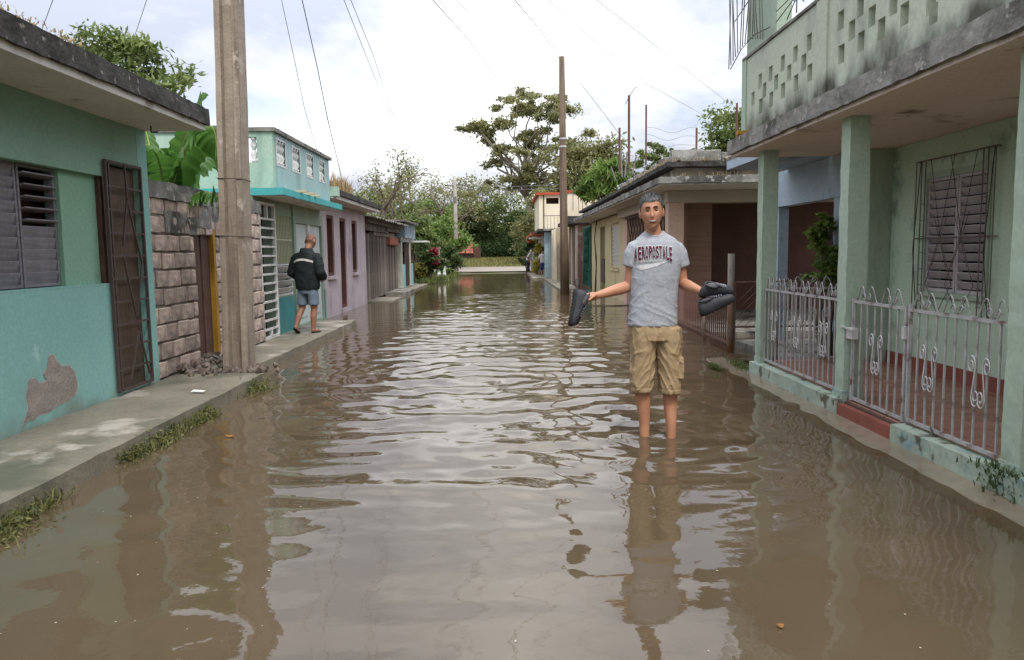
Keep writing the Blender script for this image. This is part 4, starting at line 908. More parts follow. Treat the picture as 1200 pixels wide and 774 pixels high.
# ------------------------------------------------------------------ poles and wires
m_woodpole = mat('brown_wood_pole', (.20, .145, .10), (.15, .108, .075), 3, .85, .4, 40, wave=(20, 2, (.07, .05, .036), .6))
def wood_pole():
    T = thing('wooden_pole', 'tall brown wooden utility pole standing in the water', 'pole', (1.92, 25.3, -.2))
    part('shaft', MB().tube([(1.95, 25.3, -.2), (1.93, 25.3, 2), (1.91, 25.3, 5), (1.9, 25.3, 7.6)], [.155, .13, .11, .09], 14), m_woodpole, T, True)
    for z in (4.75, 5.0): part('band', MB().tube([(1.915, 25.3, z), (1.915, 25.3, z+.05)], .118, 14), m_scroll, T)
    part('stub_post', MB().tube([(2.35, 25.1, -.2), (2.35, 25.1, .5)], .07, 8), m_conc, T)
wood_pole()
def far_pole():
    b = at_z(534, 318, .09); b.y = 55; b.x = -3.5
    T = thing('concrete_pole', 'slim pale concrete pole in front of the far trees', 'pole', (b.x, b.y, .05))
    part('shaft', MB().tube([(b.x, b.y, 0), (b.x+.03, b.y, 6.5)], [.17, .12], 8), mat('pale_pole', (.34, .31, .27), None, 3), T, True)
    part('crossarm', MB().box(b.x-.7, b.x+.8, b.y-.05, b.y+.05, 6.1, 6.2), m_conc, T)
    part('insulator', MB().box(b.x-.12, b.x+.12, b.y-.2, b.y-.12, 5.0, 5.35), m_conc, T)
far_pole()
m_wire = mat('grey_wire', (.14, .14, .15), None, 4, .6, 0)
def wire(pts, r=.007, label='thin overhead wire crossing the cloudy sky'):
    P = [at_y(x, y, Y) for x, y, Y in pts]; Q = []
    for i in range(len(P)-1):
        for k in range(6): Q.append(P[i].lerp(P[i+1], k/6))
    Q.append(P[-1]); mb = MB().tube(Q, r, 4)
    solo('overhead_wire', mb, m_wire, label, 'wire', tuple(P[0]), 'overhead wires', True)
wire([(326,-20,13), (332,10,13.5), (345,70,15), (357,128,16.5), (374,185,18)], .005, 'faint wire dropping to the terrace house coping')
wire([(350,-20,13), (354,0,13.3), (372,80,15.5), (384,140,17), (400,207,18.5)], .008, 'dark wire dropping to the pink house roof end')
wire([(398,-20,13), (403,0,13.5), (430,68,20), (456,132,30), (470,168,40)], .006)
wire([(406,-20,13), (411,0,13.5), (437,64,20), (458,128,30), (474,165,40)], .006)
wire([(490,-20,12), (507,0,13), (551,49,19), (595,110,33), (612,130,45)], .009)
wire([(497,-20,12), (519,5,14), (555,52,19), (580,82,26), (610,110,38)], .005)
wire([(520,-20,12), (535,0,13), (577,46,17), (639,95,23), (659,105,25.2)], .006, 'thin overhead wire meeting the wooden pole below its top')
wire([(584,-22,12), (603,0,14), (632,34,19), (657,70,25.2)], .010, 'thick overhead wire ending at the top of the wooden pole')
wire([(659,72,25.2), (690,110,20), (724,155,15.5), (737,168,13.35)], .008, 'wire slanting down from the wooden pole top to the yellow house roof post')
wire([(622,-20,12), (643,0,13), (697,49,17), (755,97,23), (830,138,35)], .006)
wire([(675,-20,12), (699,0,13), (758,46,17), (851,119,27), (868,132,30)], .006)
wire([(70,-20,10), (62,0,10.5), (48,38,12)], .005, 'faint wire dropping behind the near end of the turquoise house roof')
wire([(178,-20,12), (172,0,12.5), (157,45,14)], .005, 'faint wire dropping to the mango tree crown')
for dy in (0, 4): wire([(534,217+dy,54.5), (598,219+dy,40), (659,217+dy,25.2)], .012, 'wire strung from the slim concrete pole to the wooden pole')
wire([(380,232,58), (534,219,55)], .012, 'wire leading from the slim concrete pole behind the pink house roof')
# ------------------------------------------------------------------ vegetation
lf_dark = leafmat('dark_leaves', (.03, .06, .018), (.10, .15, .045))
lf_mid = leafmat('mid_leaves', (.07, .11, .03), (.23, .28, .09))
lf_olive = leafmat('olive_leaves', (.11, .125, .045), (.34, .33, .15))
lf_bright = leafmat('bright_leaves', (.06, .12, .025), (.21, .30, .07))
lf_yellow = leafmat('yellow_leaves', (.20, .18, .02), (.48, .40, .04))
lf_red = leafmat('red_bracts', (.16, .015, .03), (.38, .05, .08))
lf_orange = leafmat('orange_flowers', (.32, .06, .02), (.5, .18, .08))
lf_grass = leafmat('grass_blades', (.04, .075, .018), (.16, .20, .05))
lf_weed = leafmat('weed_leaves', (.05, .075, .02), (.22, .21, .075))
lf_dry = leafmat('dry_grass', (.22, .15, .07), (.40, .29, .15))
lf_banana = leafmat('banana_leaf', (.035, .11, .015), (.10, .22, .04), .4, .35)
m_bark = mat('grey_brown_bark', (.17, .135, .105), (.11, .085, .068), 4, .95, .5, 30)
m_palebark = mat('pale_bark', (.30, .26, .21), (.21, .18, .145), 4, .95, .4, 30)
def leaf_data(name, C, size, aspect, m, flat=.3, seed=1, rnd=None, droop=0):
    """C (N,3) leaf centres -> one mesh of small bent leaf faces"""
    g = np.random.default_rng(seed); n = len(C)
    nrm = g.normal(0, 1, (n, 3)); nrm[:, 2] = np.abs(nrm[:, 2])+flat; nrm /= np.linalg.norm(nrm, axis=1)[:, None]
    t = g.normal(0, 1, (n, 3)); t[:, 2] -= droop; t -= nrm*np.sum(t*nrm, 1)[:, None]; t /= np.linalg.norm(t, axis=1)[:, None]
    b = np.cross(nrm, t); s = size*g.uniform(.6, 1.35, n)[:, None]
    w = s*aspect
    P = np.stack([C-t*s*.5, C+b*w*.5-nrm*s*.06, C+t*s*.5-nrm*s*.12, C-b*w*.5-nrm*s*.06], 1).reshape(-1, 3)
    me = bpy.data.meshes.new(name); me.vertices.add(n*4); me.vertices.foreach_set('co', P.astype(np.float32).ravel())
    me.loops.add(n*4); me.loops.foreach_set('vertex_index', np.arange(n*4, dtype=np.int32)); me.polygons.add(n); me.polygons.foreach_set('loop_start', np.arange(0, n*4, 4, dtype=np.int32)); me.update(calc_edges=True)
    a = me.attributes.new('rnd', 'FLOAT', 'FACE'); a.data.foreach_set('value', (g.uniform(0, 1, n) if rnd is None else np.clip(rnd+g.normal(0, .18, n), 0, 1)).astype(np.float32))
    me.materials.append(m); return me
def crown_points(blobs, per, g, clump=.45, shell=.55):
    """blobs (cx,cy,cz,rx,ry,rz,nclumps): leaves gathered in clumps through each blob's volume, gaps between"""
    out = []; rn = []; ctr = []
    for cx, cy, cz, rx, ry, rz, k in blobs:
        d = g.normal(0, 1, (k, 3)); d /= np.linalg.norm(d, axis=1)[:, None]; rad = (shell+(1-shell)*g.random(k))**.8*(.7+.4*g.random(k))
        cc = np.array([cx, cy, cz])+d*rad[:, None]*np.array([rx, ry, rz])
        for c in cc:
            n = int(per*g.uniform(.5, 1.5)); s = clump*min(rx, rz)*g.uniform(.5, 1.1)
            p = c+g.normal(0, 1, (n, 3))*np.array([s, s, s*.6])*.55; out.append(p); ctr.append(c); rn.append(np.full(n, g.uniform(.2, .8)))
    return np.concatenate(out), np.concatenate(rn), np.array(ctr)
def limb_path(a, b, g, wob=.08, n=5, sag=0):
    a = np.array(a); b = np.array(b); L_ = np.linalg.norm(b-a)
    return [tuple(a+(b-a)*t+g.normal(0, wob*L_*.5, 3)*math.sin(math.pi*t)+np.array([0, 0, sag*L_*math.sin(math.pi*t)])) for t in np.linspace(0, 1, n)]
def tree(name, label, base, fork, blobs, per, leaf, aspect, m, trunk_r=.2, bark=None, seed=1, limbs=14, clump=.45, shell=.55, group=None, droop=0, cat='tree'):
    g = np.random.default_rng(seed); T = thing(name, label, cat, base, group); bark = bark or m_bark
    P, rn, ctr = crown_points(blobs, per, g, clump, shell)
    mb = MB(); tp = limb_path(base, fork, g, .06, 6); mb.tube(tp, list(np.linspace(trunk_r, trunk_r*.62, 6)), 8)
    idx = g.permutation(len(ctr))[:limbs]
    for i in idx:
        st = tp[-1] if g.random() < .6 else tp[-2]; mb.tube(limb_path(st, ctr[i], g, .10, 6, .04), list(np.linspace(trunk_r*.42, trunk_r*.07, 6)), 5)
    part('trunk', mb, bark, T, True)
    me = leaf_data('crown', P-np.array(base), leaf, aspect, m, .3, seed+5, rn, droop); link('crown', me, T); return T
def px_blob(x, y, Y, wx, wz, k, dy=1.0):                    # blob whose middle shows at pixel x, y at distance Y; sizes in metres
    p = at_y(x, y, Y); return (p.x, p.y, p.z, wx, wx*dy, wz, k)
# far tall tree and its neighbours
Y = 76
TALL = []
_g = np.random.default_rng(12)
for cx, cy, ex, ey, n_ in ((572, 150, 28, 15, 12), (605, 124, 26, 17, 14), (640, 126, 26, 18, 14), (598, 165, 38, 20, 9), (645, 170, 28, 24, 13), (585, 200, 34, 22, 10), (635, 210, 36, 22, 15), (680, 175, 20, 26, 8)):
    for _ in range(n_):
        a_, r_ = _g.uniform(0, 6.283), _g.random()**.5; TALL.append(px_blob(cx+ex*r_*math.cos(a_), cy+ey*r_*math.sin(a_), Y+_g.normal(0, 1.6), _g.uniform(.5, 1.0), _g.uniform(.35, .65), int(_g.integers(2, 5))))
tree('tall_tree', 'tall airy tree with high open crown rising over the far woods', (at_y(618, 310, Y).x, Y, .1), tuple(at_y(616, 215, Y)),
     TALL, 84, .30, .5, lf_olive, .34, m_palebark, 21, 34, 1.25, .2)
tree('tall_tree', 'broad olive-green tree behind the wooden pole', (at_y(690, 300, 70).x, 70, .1), tuple(at_y(688, 230, 70)),
     [px_blob(x, y, 70+dy, w, w*.7, k) for x, y, w, k, dy in ((665,185,2.0,12,0), (690,178,2.0,13,1), (712,180,1.8,12,0), (680,205,2.2,12,0), (705,210,2.2,12,1), (725,200,1.6,8,0), (660,215,1.8,10,0))],
     110, .36, .5, lf_olive, .35, m_bark, 22, 24, .8, .3)
def bare_tree(name, label, base, tips, seed, r0=.3, leafn=500):
    g = np.random.default_rng(seed); T = thing(name, label, 'tree', base); mb = MB(); ends = []
    def grow(p, d, L_, r, lev):
        q = p; pts = [p]; rad = [r]
        for i in range(4):
            d = d+g.normal(0, .16, 3); d /= np.linalg.norm(d); q = q+d*L_/4; pts.append(q); rad.append(r*(1-.12*(i+1)))
        mb.tube(pts, rad, 5 if lev < 2 else 4)
        if lev < 4:
            for k in range(3 if lev else 3):
                nd = d*.75+g.normal(0, .55, 3)+np.array([0, 0, .12]); nd[1] *= .6; nd /= np.linalg.norm(nd); st = pts[2+int(g.integers(0, 3))]
                grow(st, nd, L_*g.uniform(.42, .66), max(r*.52, .02), lev+1)
        else: ends.append(q)
    for tp, ln in tips:
        d = np.array(tp)-np.array(base); grow(np.array(base), d/np.linalg.norm(d), np.linalg.norm(d), r0, 0)
    part('trunk', mb, m_bark, T, True)
    E_ = np.array(ends); C = E_[g.integers(0, len(E_), leafn)]+g.normal(0, .28, (leafn, 3)); link('crown', leaf_data('crown', C-np.array(base), .2, .5, lf_olive, .3, seed), T)
Y = 62
bare_tree('bare_tree', 'sparse twisted tree with nearly leafless branches above the far bushes', (at_y(486, 300, Y).x, Y, 0), [(tuple(at_y(497, 240, Y)), 1), (tuple(at_y(525, 250, Y)), 1)], 31, .28, 1600)
bare_tree('bare_tree', 'thin half-bare tree rising behind the pink house roof', (at_y(452, 300, 56).x, 56, 0), [(tuple(at_y(447, 245, 56)), 1), (tuple(at_y(433, 250, 56)), 1), (tuple(at_y(462, 250, 56)), 1)], 33, .18, 2600)
# the wood behind the cross street: trees one can tell apart
for i, (x, yt, Y, w, hz, mm, nm, lab) in enumerate(((470, 262, 60, 2.6, 2.4, lf_mid, 'leafy_tree', 'rounded mid-green tree just beyond the blue porch house'), (500, 255, 66, 3.0, 2.8, lf_bright, 'leafy_tree', 'fresh green tree behind the slim concrete pole'),
        (548, 262, 86, 4.0, 3.8, lf_dark, 'leafy_tree', 'dark dense tree behind the red-roofed shed'), (585, 262, 86, 3.8, 4.2, lf_mid, 'leafy_tree', 'mid-green tree filling the end of the street'), (612, 270, 86, 3.2, 3.6, lf_dark, 'leafy_tree', 'dark tree at the end of the street beside the tall tree'),
        (520, 235, 84, 4.4, 3.6, lf_olive, 'leafy_tree', 'olive tree crown showing above the fresh green tree'), (568, 232, 88, 4.8, 3.8, lf_olive, 'leafy_tree', 'olive tree crown in the back row of the wood'), (448, 248, 70, 3.2, 2.8, lf_mid, 'leafy_tree', 'mid-green tree showing over the timber shack roof'),
        (640, 248, 70, 2.6, 3.2, lf_olive, 'leafy_tree', 'olive tree just left of the cream upper room'))):
    p = at_y(x, yt, Y); tree(nm, lab, (p.x, Y, .1), (p.x+.2, Y, max(1.5, p.z-hz*.6)), [(p.x, Y, p.z, w, w*.8, hz*.8, 34), (p.x+w*.5, Y, p.z-hz*.7, w*.8, w*.7, hz*.7, 22), (p.x-w*.5, Y+.5, p.z-hz*.7, w*.8, w*.7, hz*.7, 22)], 85, .30, .55, mm, .22, m_palebark if i % 2 else m_bark, 40+i, 16, .42, .4, 'trees of the far wood')
g0 = np.random.default_rng(77)
def far_wood():
    pts = []; 
    for i in range(420):
        x = g0.uniform(-45, 45); y = g0.uniform(92, 125); z = g0.uniform(.5, 6.2+1.8*math.sin(x*.31)+1.2*math.sin(x*.83+1)); pts.append(np.array([x, y, z])+g0.normal(0, 1, (90, 3))*np.array([1.4, 1.2, .9]))
    me = leaf_data('far_wood', np.concatenate(pts), .6, .6, lf_mid, .3, 3); tag(link('far_wood', me, None, (0,0,0)), 'continuous green wood closing off the view behind the trees', 'wood', kind='stuff')
    # understorey hedge along the cross street
    pts = []
    for i in range(260):
        x = g0.uniform(-26, 22); y = g0.uniform(80.5, 84); z = .7+g0.uniform(.2, 1.9+.8*math.sin(x*.7)+.5*math.sin(x*1.9)); pts.append(np.array([x, y, z])+g0.normal(0, 1, (110, 3))*np.array([.7, .6, .4]))
    me = leaf_data('undergrowth', np.concatenate(pts), .26, .6, lf_dark, .3, 4); tag(link('undergrowth', me, None, (0,0,0)), 'tangled dark undergrowth along the far side of the grass strip', 'undergrowth', kind='stuff')
far_wood()
# trees behind the right-hand roofs, and the mango on the left
tree('leafy_tree', 'dark green tree showing above the pierced parapet roof corner', tuple(at_y(852, 300, 30)), tuple(at_y(852, 215, 30)), [px_blob(850, 150, 30, .8, .9, 20), px_blob(862, 172, 30, .8, .7, 16), px_blob(840, 175, 30.5, .6, .6, 10)], 60, .19, .5, lf_mid, .10, m_bark, 61, 12, .7)
tree('leafy_tree', 'small rounded tree showing between the thin roof posts', tuple(at_y(772, 300, 46)), tuple(at_y(772, 215, 46)), [px_blob(766, 182, 46, 1.1, .75, 18), px_blob(785, 178, 46, .8, .35, 6), px_blob(760, 200, 46, 1.2, .8, 12)], 80, .2, .5, lf_mid, .14, m_bark, 62, 10, .4)
tree('leafy_tree', 'mango tree with dense glossy crown behind the turquoise house', (-7.6, 16, 0), (-7.6, 16, 3.4), [px_blob(140, 72, 16, .75, .65, 22), px_blob(178, 98, 16, .8, .6, 20), px_blob(112, 85, 16.5, .6, .5, 10), px_blob(205, 130, 16, .55, .5, 10), px_blob(140, 120, 16.4, 1.2, .7, 20)], 95, .17, .32, lf_mid, .14, m_bark, 63, 14, .5, .5, None, .5)
p = at_y(706, 205, 29.5)
tree('palm_like_plant', 'bright green feathery plant growing over the yellow house roof', (p.x, 29.5, 0), (p.x, 29.5, p.z-.6), [(p.x, 29.5, p.z-.1, .6, .6, .7, 18), (p.x-.5, 29.4, p.z-.5, .5, .5, .5, 11), (p.x+.5, 29.5, p.z+.1, .4, .5, .6, 9)], 60, .36, .2, lf_bright, .1, m_palebark, 64, 10, .5, .45, None, 1.6, 'plant')
# shrubs on the left bank
def shrub(name, label, x, y, Y, blobs, per, leaf, m, seed, flowers=None, cat='shrub'):
    T = thing(name, label, cat, (at_y(x, y, Y).x, Y, .05)); g = np.random.default_rng(seed); b0 = Vector(T.location)
    BL = [px_blob(px, py, Y, w, h, k) for px, py, w, h, k in blobs]; P, rn, ctr = crown_points(BL, per, g, .5, .35)
    mb = MB()
    for c in ctr[::5]: mb.tube(limb_path((b0.x+g.normal(0, .1), b0.y+g.normal(0, .1), .02), c, g, .08, 4), [.03, .025, .018, .01], 4)
    part('stem', mb, m_bark, T, True); link('foliage', leaf_data('foliage', P-np.array(b0), leaf, .55, m, .3, seed+2, rn), T)
    if flowers:
        FB = [px_blob(px, py, Y-.3, w, h, k) for px, py, w, h, k in flowers[1]]; P2, r2, _ = crown_points(FB, per*.6, g, .5, .5); link('flowers', leaf_data('flowers', P2-np.array(b0), leaf*.8, .8, flowers[0], .3, seed+3, r2), T)
shrub('flowering_shrub', 'dark bush with magenta-red flowers on the left bank', 507, 325, 37, [(502,300,.6,.6,22), (492,290,.55,.55,16), (515,310,.35,.4,10), (500,318,.5,.3,10)], 70, .15, lf_dark, 71, (lf_red, [(508,296,.25,.3,8), (514,306,.2,.2,6)]))
shrub('low_shrub', 'yellowish green low bush beside the blue porch posts', 488, 330, 36, [(489,316,.4,.35,16), (496,322,.3,.25,8)], 70, .12, leafmat('yellow_green_leaves', (.07, .07, .01), (.24, .22, .04)), 72)
shrub('tall_shrub', 'tall bright green shrub standing behind the flowering bush', 490, 325, 41, [(492,268,.8,.9,26), (505,285,.7,.6,16), (480,280,.6,.7,14)], 80, .17, lf_mid, 73)
shrub('round_shrub', 'dense dark green rounded bush by the red-roofed shed', 529, 322, 46, [(530,306,.7,.55,26), (524,296,.5,.5,14)], 80, .15, lf_dark, 74)
shrub('tall_shrub', 'loose fresh-green shrub in front of the slim concrete pole', 520, 322, 47, [(520,268,.9,.8,16), (512,285,.8,.7,16), (540,285,.6,.6,10)], 70, .2, lf_bright, 75)
shrub('low_shrub', 'low grassy green plants at the water edge of the left bank', 520, 326, 43, [(520,318,.7,.18,16), (508,322,.5,.15,10)], 60, .14, lf_bright, 76)
shrub('yellow_bush', 'yellow-leaved bush behind the far pedestrians', 633, 322, 45, [(633,292,.28,.32,14), (630,310,.3,.5,14)], 60, .13, lf_yellow, 77)
shrub('orange_flower_bush', 'tall shrub with orange-red flower heads behind the white post', 620, 318, 51, [(620,292,.5,.6,16), (612,300,.5,.6,12)], 60, .16, lf_dark, 78, (lf_orange, [(621,281,.22,.24,7)]))
shrub('hanging_plant', 'ferny plant growing in the gap behind the green column', 968, 330, 8.85, [(968,262,.10,.14,7), (960,280,.14,.16,10), (975,300,.16,.18,12), (965,318,.16,.16,10), (972,332,.2,.12,10)], 45, .085, lf_bright, 79, None, 'plant')
shrub('roof_shrub', 'small reddish dry plant on the far corner of the yellow house roof', 697, 248, 27, [(697,241,.2,.14,8)], 50, .1, lf_dry, 80, None, 'plant')
# dry weeds on the pink roof
def blades(name, label, spots, h, m, seed, w=.008, kind='stuff', cat='grass', lean=.5):
    g = np.random.default_rng(seed); V = []; n = len(spots)
    S = np.array(spots); hh = h*g.uniform(.4, 1.3, n); a = g.uniform(0, 6.283, n); l = hh*lean*g.uniform(.2, 1.3, n)
    dx, dy = np.cos(a), np.sin(a); ww = w*g.uniform(.6, 1.5, n)
    P = np.stack([S+np.stack([-dy*ww, dx*ww, 0*a], 1), S+np.stack([dy*ww, -dx*ww, 0*a], 1), S+np.stack([dx*l*.4+dy*ww*.7, dy*l*.4-dx*ww*.7, hh*.6], 1), S+np.stack([dx*l*.4-dy*ww*.7, dy*l*.4+dx*ww*.7, hh*.6], 1), S+np.stack([dx*l, dy*l, hh*np.clip(1-l/hh*.3, .5, 1)], 1)], 1).reshape(-1, 3)
    me = bpy.data.meshes.new(name); F = []
    for i in range(n): F += [(5*i, 5*i+1, 5*i+2, 5*i+3), (5*i+3, 5*i+2, 5*i+4)]
    me.from_pydata(P.tolist(), [], F); at = me.attributes.new('rnd', 'FLOAT', 'FACE'); at.data.foreach_set('value', np.repeat(g.uniform(0, 1, n), 2).astype(np.float32)); me.materials.append(m)
    tag(link(name, me, None, (0,0,0)), label, cat, kind=kind)
g1 = np.random.default_rng(9)
sp = []
KC = [(a_, b_, c_) for a_, b_, c_ in ((3.1, .16, .07), (3.5, .18, .09), (3.9, .15, .07), (4.2, .12, .06), (5.35, .09, .05), (5.75, .14, .06), (6.05, .08, .04), (6.35, .12, .06), (6.62, .1, .05))]
for i in range(1000):
    c_ = KC[int(g1.integers(0, len(KC)))]; y = c_[0]+g1.normal(0, c_[1])
    if not 2.9 < y < 8.4: continue
    x = -2.665+abs(g1.normal(0, c_[2])); sp.append((x, y, g1.uniform(-.02, .05)*max(0, 1-(x+2.66)/.12)))
blades('kerb_grass', 'short green grass growing from the foot of the left kerb', sp, .075, lf_weed, 1, .0042, lean=1.3)
def kerb_weeds():
    g = np.random.default_rng(44); P = []
    for y, s, n, w in ((3.15, .16, 420, .10), (3.6, .14, 360, .11), (3.95, .1, 200, .08), (5.3, .1, 200, .05), (5.7, .13, 300, .07), (6.4, .12, 260, .06), (6.68, .08, 140, .05), (7.95, .14, 420, .10)):
        d = np.abs(g.normal(0, w, n)); P.append(np.stack([-2.66+d, y+g.normal(0, s, n), np.abs(g.normal(.02, .035, n))*np.clip(1.2-d/.2, .2, 1.2)], 1))
    me = leaf_data('kerb_weeds', np.concatenate(P), .034, .38, lf_weed, .5, 9); tag(link('kerb_weeds', me, None, (0,0,0)), 'low leafy weeds in clumps along the left kerb', 'weeds', kind='stuff')
kerb_weeds()
sp = [(-2.78+g1.normal(0, .1), 7.95+g1.normal(0, .16), .0+g1.uniform(-.02, .03)) for i in range(500)]
blades('grass_tuft', 'bushier grass tuft at the kerb end near the pole', sp, .12, lf_weed, 2, .0045, lean=1.0)
sp = [(-3.7+g1.normal(0, .12), 17.2+g1.normal(0, .8), 2.76) for i in range(500)]
blades('roof_weeds', 'dry straw-coloured weeds on the pink house roof', sp, .38, lf_dry, 3, .008)
sp = [(x_, y_, float(bed(x_, y_))) for x_, y_ in zip(g1.uniform(-24, 22, 30000), g1.uniform(68.4, 80, 30000))]
blades('verge_grass', 'rough yellow-green grass strip beyond the gravel road', sp, .24, leafmat('verge', (.13, .15, .04), (.34, .29, .12)), 4, .03)
sp = [(2.42+abs(g1.normal(0, .03)), 8.9+g1.normal(0, .07), -.02) for i in range(160)]+[(2.76+g1.normal(0, .03), 9.0+g1.normal(0, .2), -.02) for i in range(260)]
blades('water_weeds', 'few green weeds poking from the water beside the submerged pavement', sp, .11, lf_grass, 5, .005, lean=1.1)
sp = [(2.745+g1.normal(0, .025), 4.15+g1.normal(0, .11), g1.uniform(-.02, .16)) for i in range(330)]
blades('wall_moss', 'dark mossy weeds at the foot of the corner column', sp, .05, lf_dark, 6, .005, lean=1)
sp = [(-2.98+g1.normal(0, .05), g1.uniform(3, 5.6), 2.87) for i in range(500)]
blades('roof_moss', 'small moss tufts along the turquoise house roof edge', sp, .035, lf_dry, 7, .005, lean=1)
def far_verge():
    g = np.random.default_rng(15); sp = []
    for i in range(2600):
        y = g.uniform(34.5, 51); sp.append((-3.55+g.normal(0, .28)+.25*math.sin(y), y, .05))
    blades('bank_grass', 'green weeds along the left bank of the flooded street', sp, .28, lf_grass, 8, .014, lean=.8)
far_verge()
sp = [(2.75+abs(g1.normal(0, .05)), 13.0+abs(g1.normal(0, 3.0)), 2.86) for i in range(260)]+[(2.8+g1.random()*2.4, 12.85+abs(g1.normal(0, .1)), 2.61+.25*(g1.random() < .5)) for i in range(300)]
blades('roof_edge_weeds', 'straggling dry weeds along the yellow house roof edge', sp, .10, lf_dry, 12, .005, lean=.9)

# ------------------------------------------------------------------ banana plant
def banana():
    T = thing('banana_plant', 'banana plant with big torn leaves over the block wall', 'plant', (-4.45, 9.3, 0)); g = np.random.default_rng(4); b0 = np.array((-4.45, 9.3, 0.))
    part('stem', MB().tube([(-4.45, 9.3, 0), (-4.43, 9.3, 1.2), (-4.42, 9.28, 2.0)], [.13, .11, .08], 10), mat('banana_stem', (.16, .20, .06), (.2, .16, .07), 4, stain=(.1, .07, .04), samt=.4, sstretch=6), T, True)
    def leaf(pts, wid, tears, roll=0, seed=0):
        gg = np.random.default_rng(seed); P = []
        pts = [Vector(p) for p in pts]; n = 46
        def bez(t):
            q = pts[:]
            while len(q) > 1: q = [q[i].lerp(q[i+1], t) for i in range(len(q)-1)]
            return q[0]
        V = []; F = []; rn = []
        ctr = [bez(i/n) for i in range(n+1)]
        for sd in (-1, 1):
            off = len(V); drop = 0; cut = set(gg.choice(np.arange(4, n-2), tears, replace=False).tolist()); rows = []
            for i in range(n+1):
                t = i/n; d = (ctr[min(i+1, n)]-ctr[max(i-1, 0)]).normalized(); side = d.cross(Vector((0, 0, 1))); side = side.normalized() if side.length > .05 else Vector((1, 0, 0))
                side = Matrix.Rotation(roll, 3, d) @ side; up = side.cross(d).normalized()
                w = wid*(math.sin(math.pi*min(1, t*.93+.06))**.55)*(1 if t < .97 else .55)
                if i in cut: drop = gg.uniform(-.05, .16)
                def row(dr):
                    r = []
                    for k in range(5):
                        u = k/4; q = ctr[i]+side*(sd*w*u*math.cos(.35*u))-up*(.25*w*u*u)+up*(.025*math.sin(i*1.9)*u)-Vector((0, 0, 1))*dr*u*u+d*(-.12*w*u)
                        r.append(len(V)); V.append(q)
                    return r
                if i in cut: rows.append((row(drop-.1), None)); rows.append((row(drop), 'gap'))
                else: rows.append((row(drop), None))
            for a in range(len(rows)-1):
                if rows[a+1][1] == 'gap': 
                    r0, r1 = rows[a][0], rows[a+1][0]; F.append((r0[0], r0[1], r1[1], r1[0])); rn.append(.5); continue
                r0, r1 = rows[a][0], rows[a+1][0]; sh = gg.uniform(.2, .8)
                for k in range(4): F.append((r0[k], r0[k+1], r1[k+1], r1[k])); rn.append(sh+.2*(1-k/4))
        me = bpy.data.meshes.new('leaf'); me.from_pydata([tuple(v-Vector(b0)) for v in V], [], F); a = me.attributes.new('rnd', 'FLOAT', 'FACE'); a.data.foreach_set('value', np.clip(np.array(rn), 0, 1).astype(np.float32)); me.materials.append(lf_banana)
        me.polygons.foreach_set('use_smooth', [True]*len(me.polygons)); lo = link('leaf', me, T)
        part('midrib', MB().tube([c+Vector((0, 0, .004)) for c in ctr], list(np.linspace(.016, .004, n+1)), 5), mat('midrib', (.33, .36, .10), None, 4), lo, True)
    A = lambda x, y, Y: at_y(x, y, Y)
    leaf([A(195, 262, 9.3), A(200, 200, 9.15), A(222, 150, 9.0), A(262, 110, 8.95), A(252, 190, 8.9)], .30, 7, R(15), 1)
    leaf([A(196, 240, 9.4), A(205, 175, 9.45), A(235, 120, 9.5), A(232, 118, 9.9)], .26, 5, R(-50), 2)
    leaf([A(196, 260, 9.3), A(190, 200, 9.2), A(186, 170, 8.9), A(170, 170, 8.8)], .24, 6, R(10), 3)
    leaf([A(200, 262, 9.2), A(215, 225, 9.15), A(245, 215, 9.15), A(262, 238, 9.2)], .20, 9, R(0), 4)
    leaf([A(200, 262, 9.5), A(225, 190, 9.9), A(246, 165, 10.2), A(256, 200, 10.4)], .22, 6, R(-20), 5)
    leaf([A(190, 262, 9.4), A(180, 200, 9.7), A(175, 150, 9.9), A(160, 130, 10)], .22, 4, R(20), 6)
banana()

# ------------------------------------------------------------------ far odds and ends
def shed():
    p = at_y(541, 300, 77); m_rr = mat('rusty_red_roof_sheet', (.36, .10, .06), (.27, .075, .05), 2, .8, .2, 20, stain=(.40, .2, .14), samt=.3)
    T = thing('red_roof_shed', 'small shed with sloping red tin roof by the cross street', 'shed', (p.x, 78, .7)); x0, x1 = p.x-1.1, p.x+1.15
    part('wall', MB().box(x0+.15, x1-.15, 77.6, 79.5, .6, 1.7), m_oldplank, T)
    mb = MB(); n = 24
    for i in range(n+1):
        x = x0+(x1-x0)*i/n; dz = .03*(i % 2); mb.v += [(x, 77.1, 1.35+dz), (x-.15, 79.6, 2.5+dz)]
    mb.f = [(2*i, 2*i+2, 2*i+3, 2*i+1) for i in range(n)]; o = len(mb.v); mb.v += [(a, b, c+.025) for a, b, c in mb.v]; mb.f += [tuple(j+o for j in q) for q in mb.f]; mb.f += [(2*i, 2*i+2, 2*i+2+o, 2*i+o) for i in range(n)]
    part('roof', mb, m_rr, T); part('lean_to', MB().rough(x1+.05, x1+.7, 77.9, 79, .6, 2.1, .3, .03, 2), m_redbrown, T)
shed()
def pedestal():
    p = at_y(517, 315, 41.5); T = thing('white_posts', 'pair of weathered white gate posts among the left-bank shrubs', 'posts', (p.x, 41.5, 0))
    for dx, h in ((-.12, 1.75), (.17, 1.1)): part('post', MB().lathe((p.x+dx, 41.5, 0), [(.10, 0), (.10, .3), (.07, .36), (.07, h-.2), (.11, h-.12), (.11, h)], 8), m_white, T)
pedestal()
p = at_z(623, 320, .08); T = thing('white_post', 'white painted kerb post near the far pedestrians', 'post', (1.75, 50, .05)); part('shaft', MB().lathe((1.75, 50, .05), [(.12, 0), (.12, 1.45), (.09, 1.5), (.05, 1.55)], 8), m_white, T, True); part('base', MB().box(1.58, 1.92, 49.83, 50.17, .05, .15), m_conc, T)
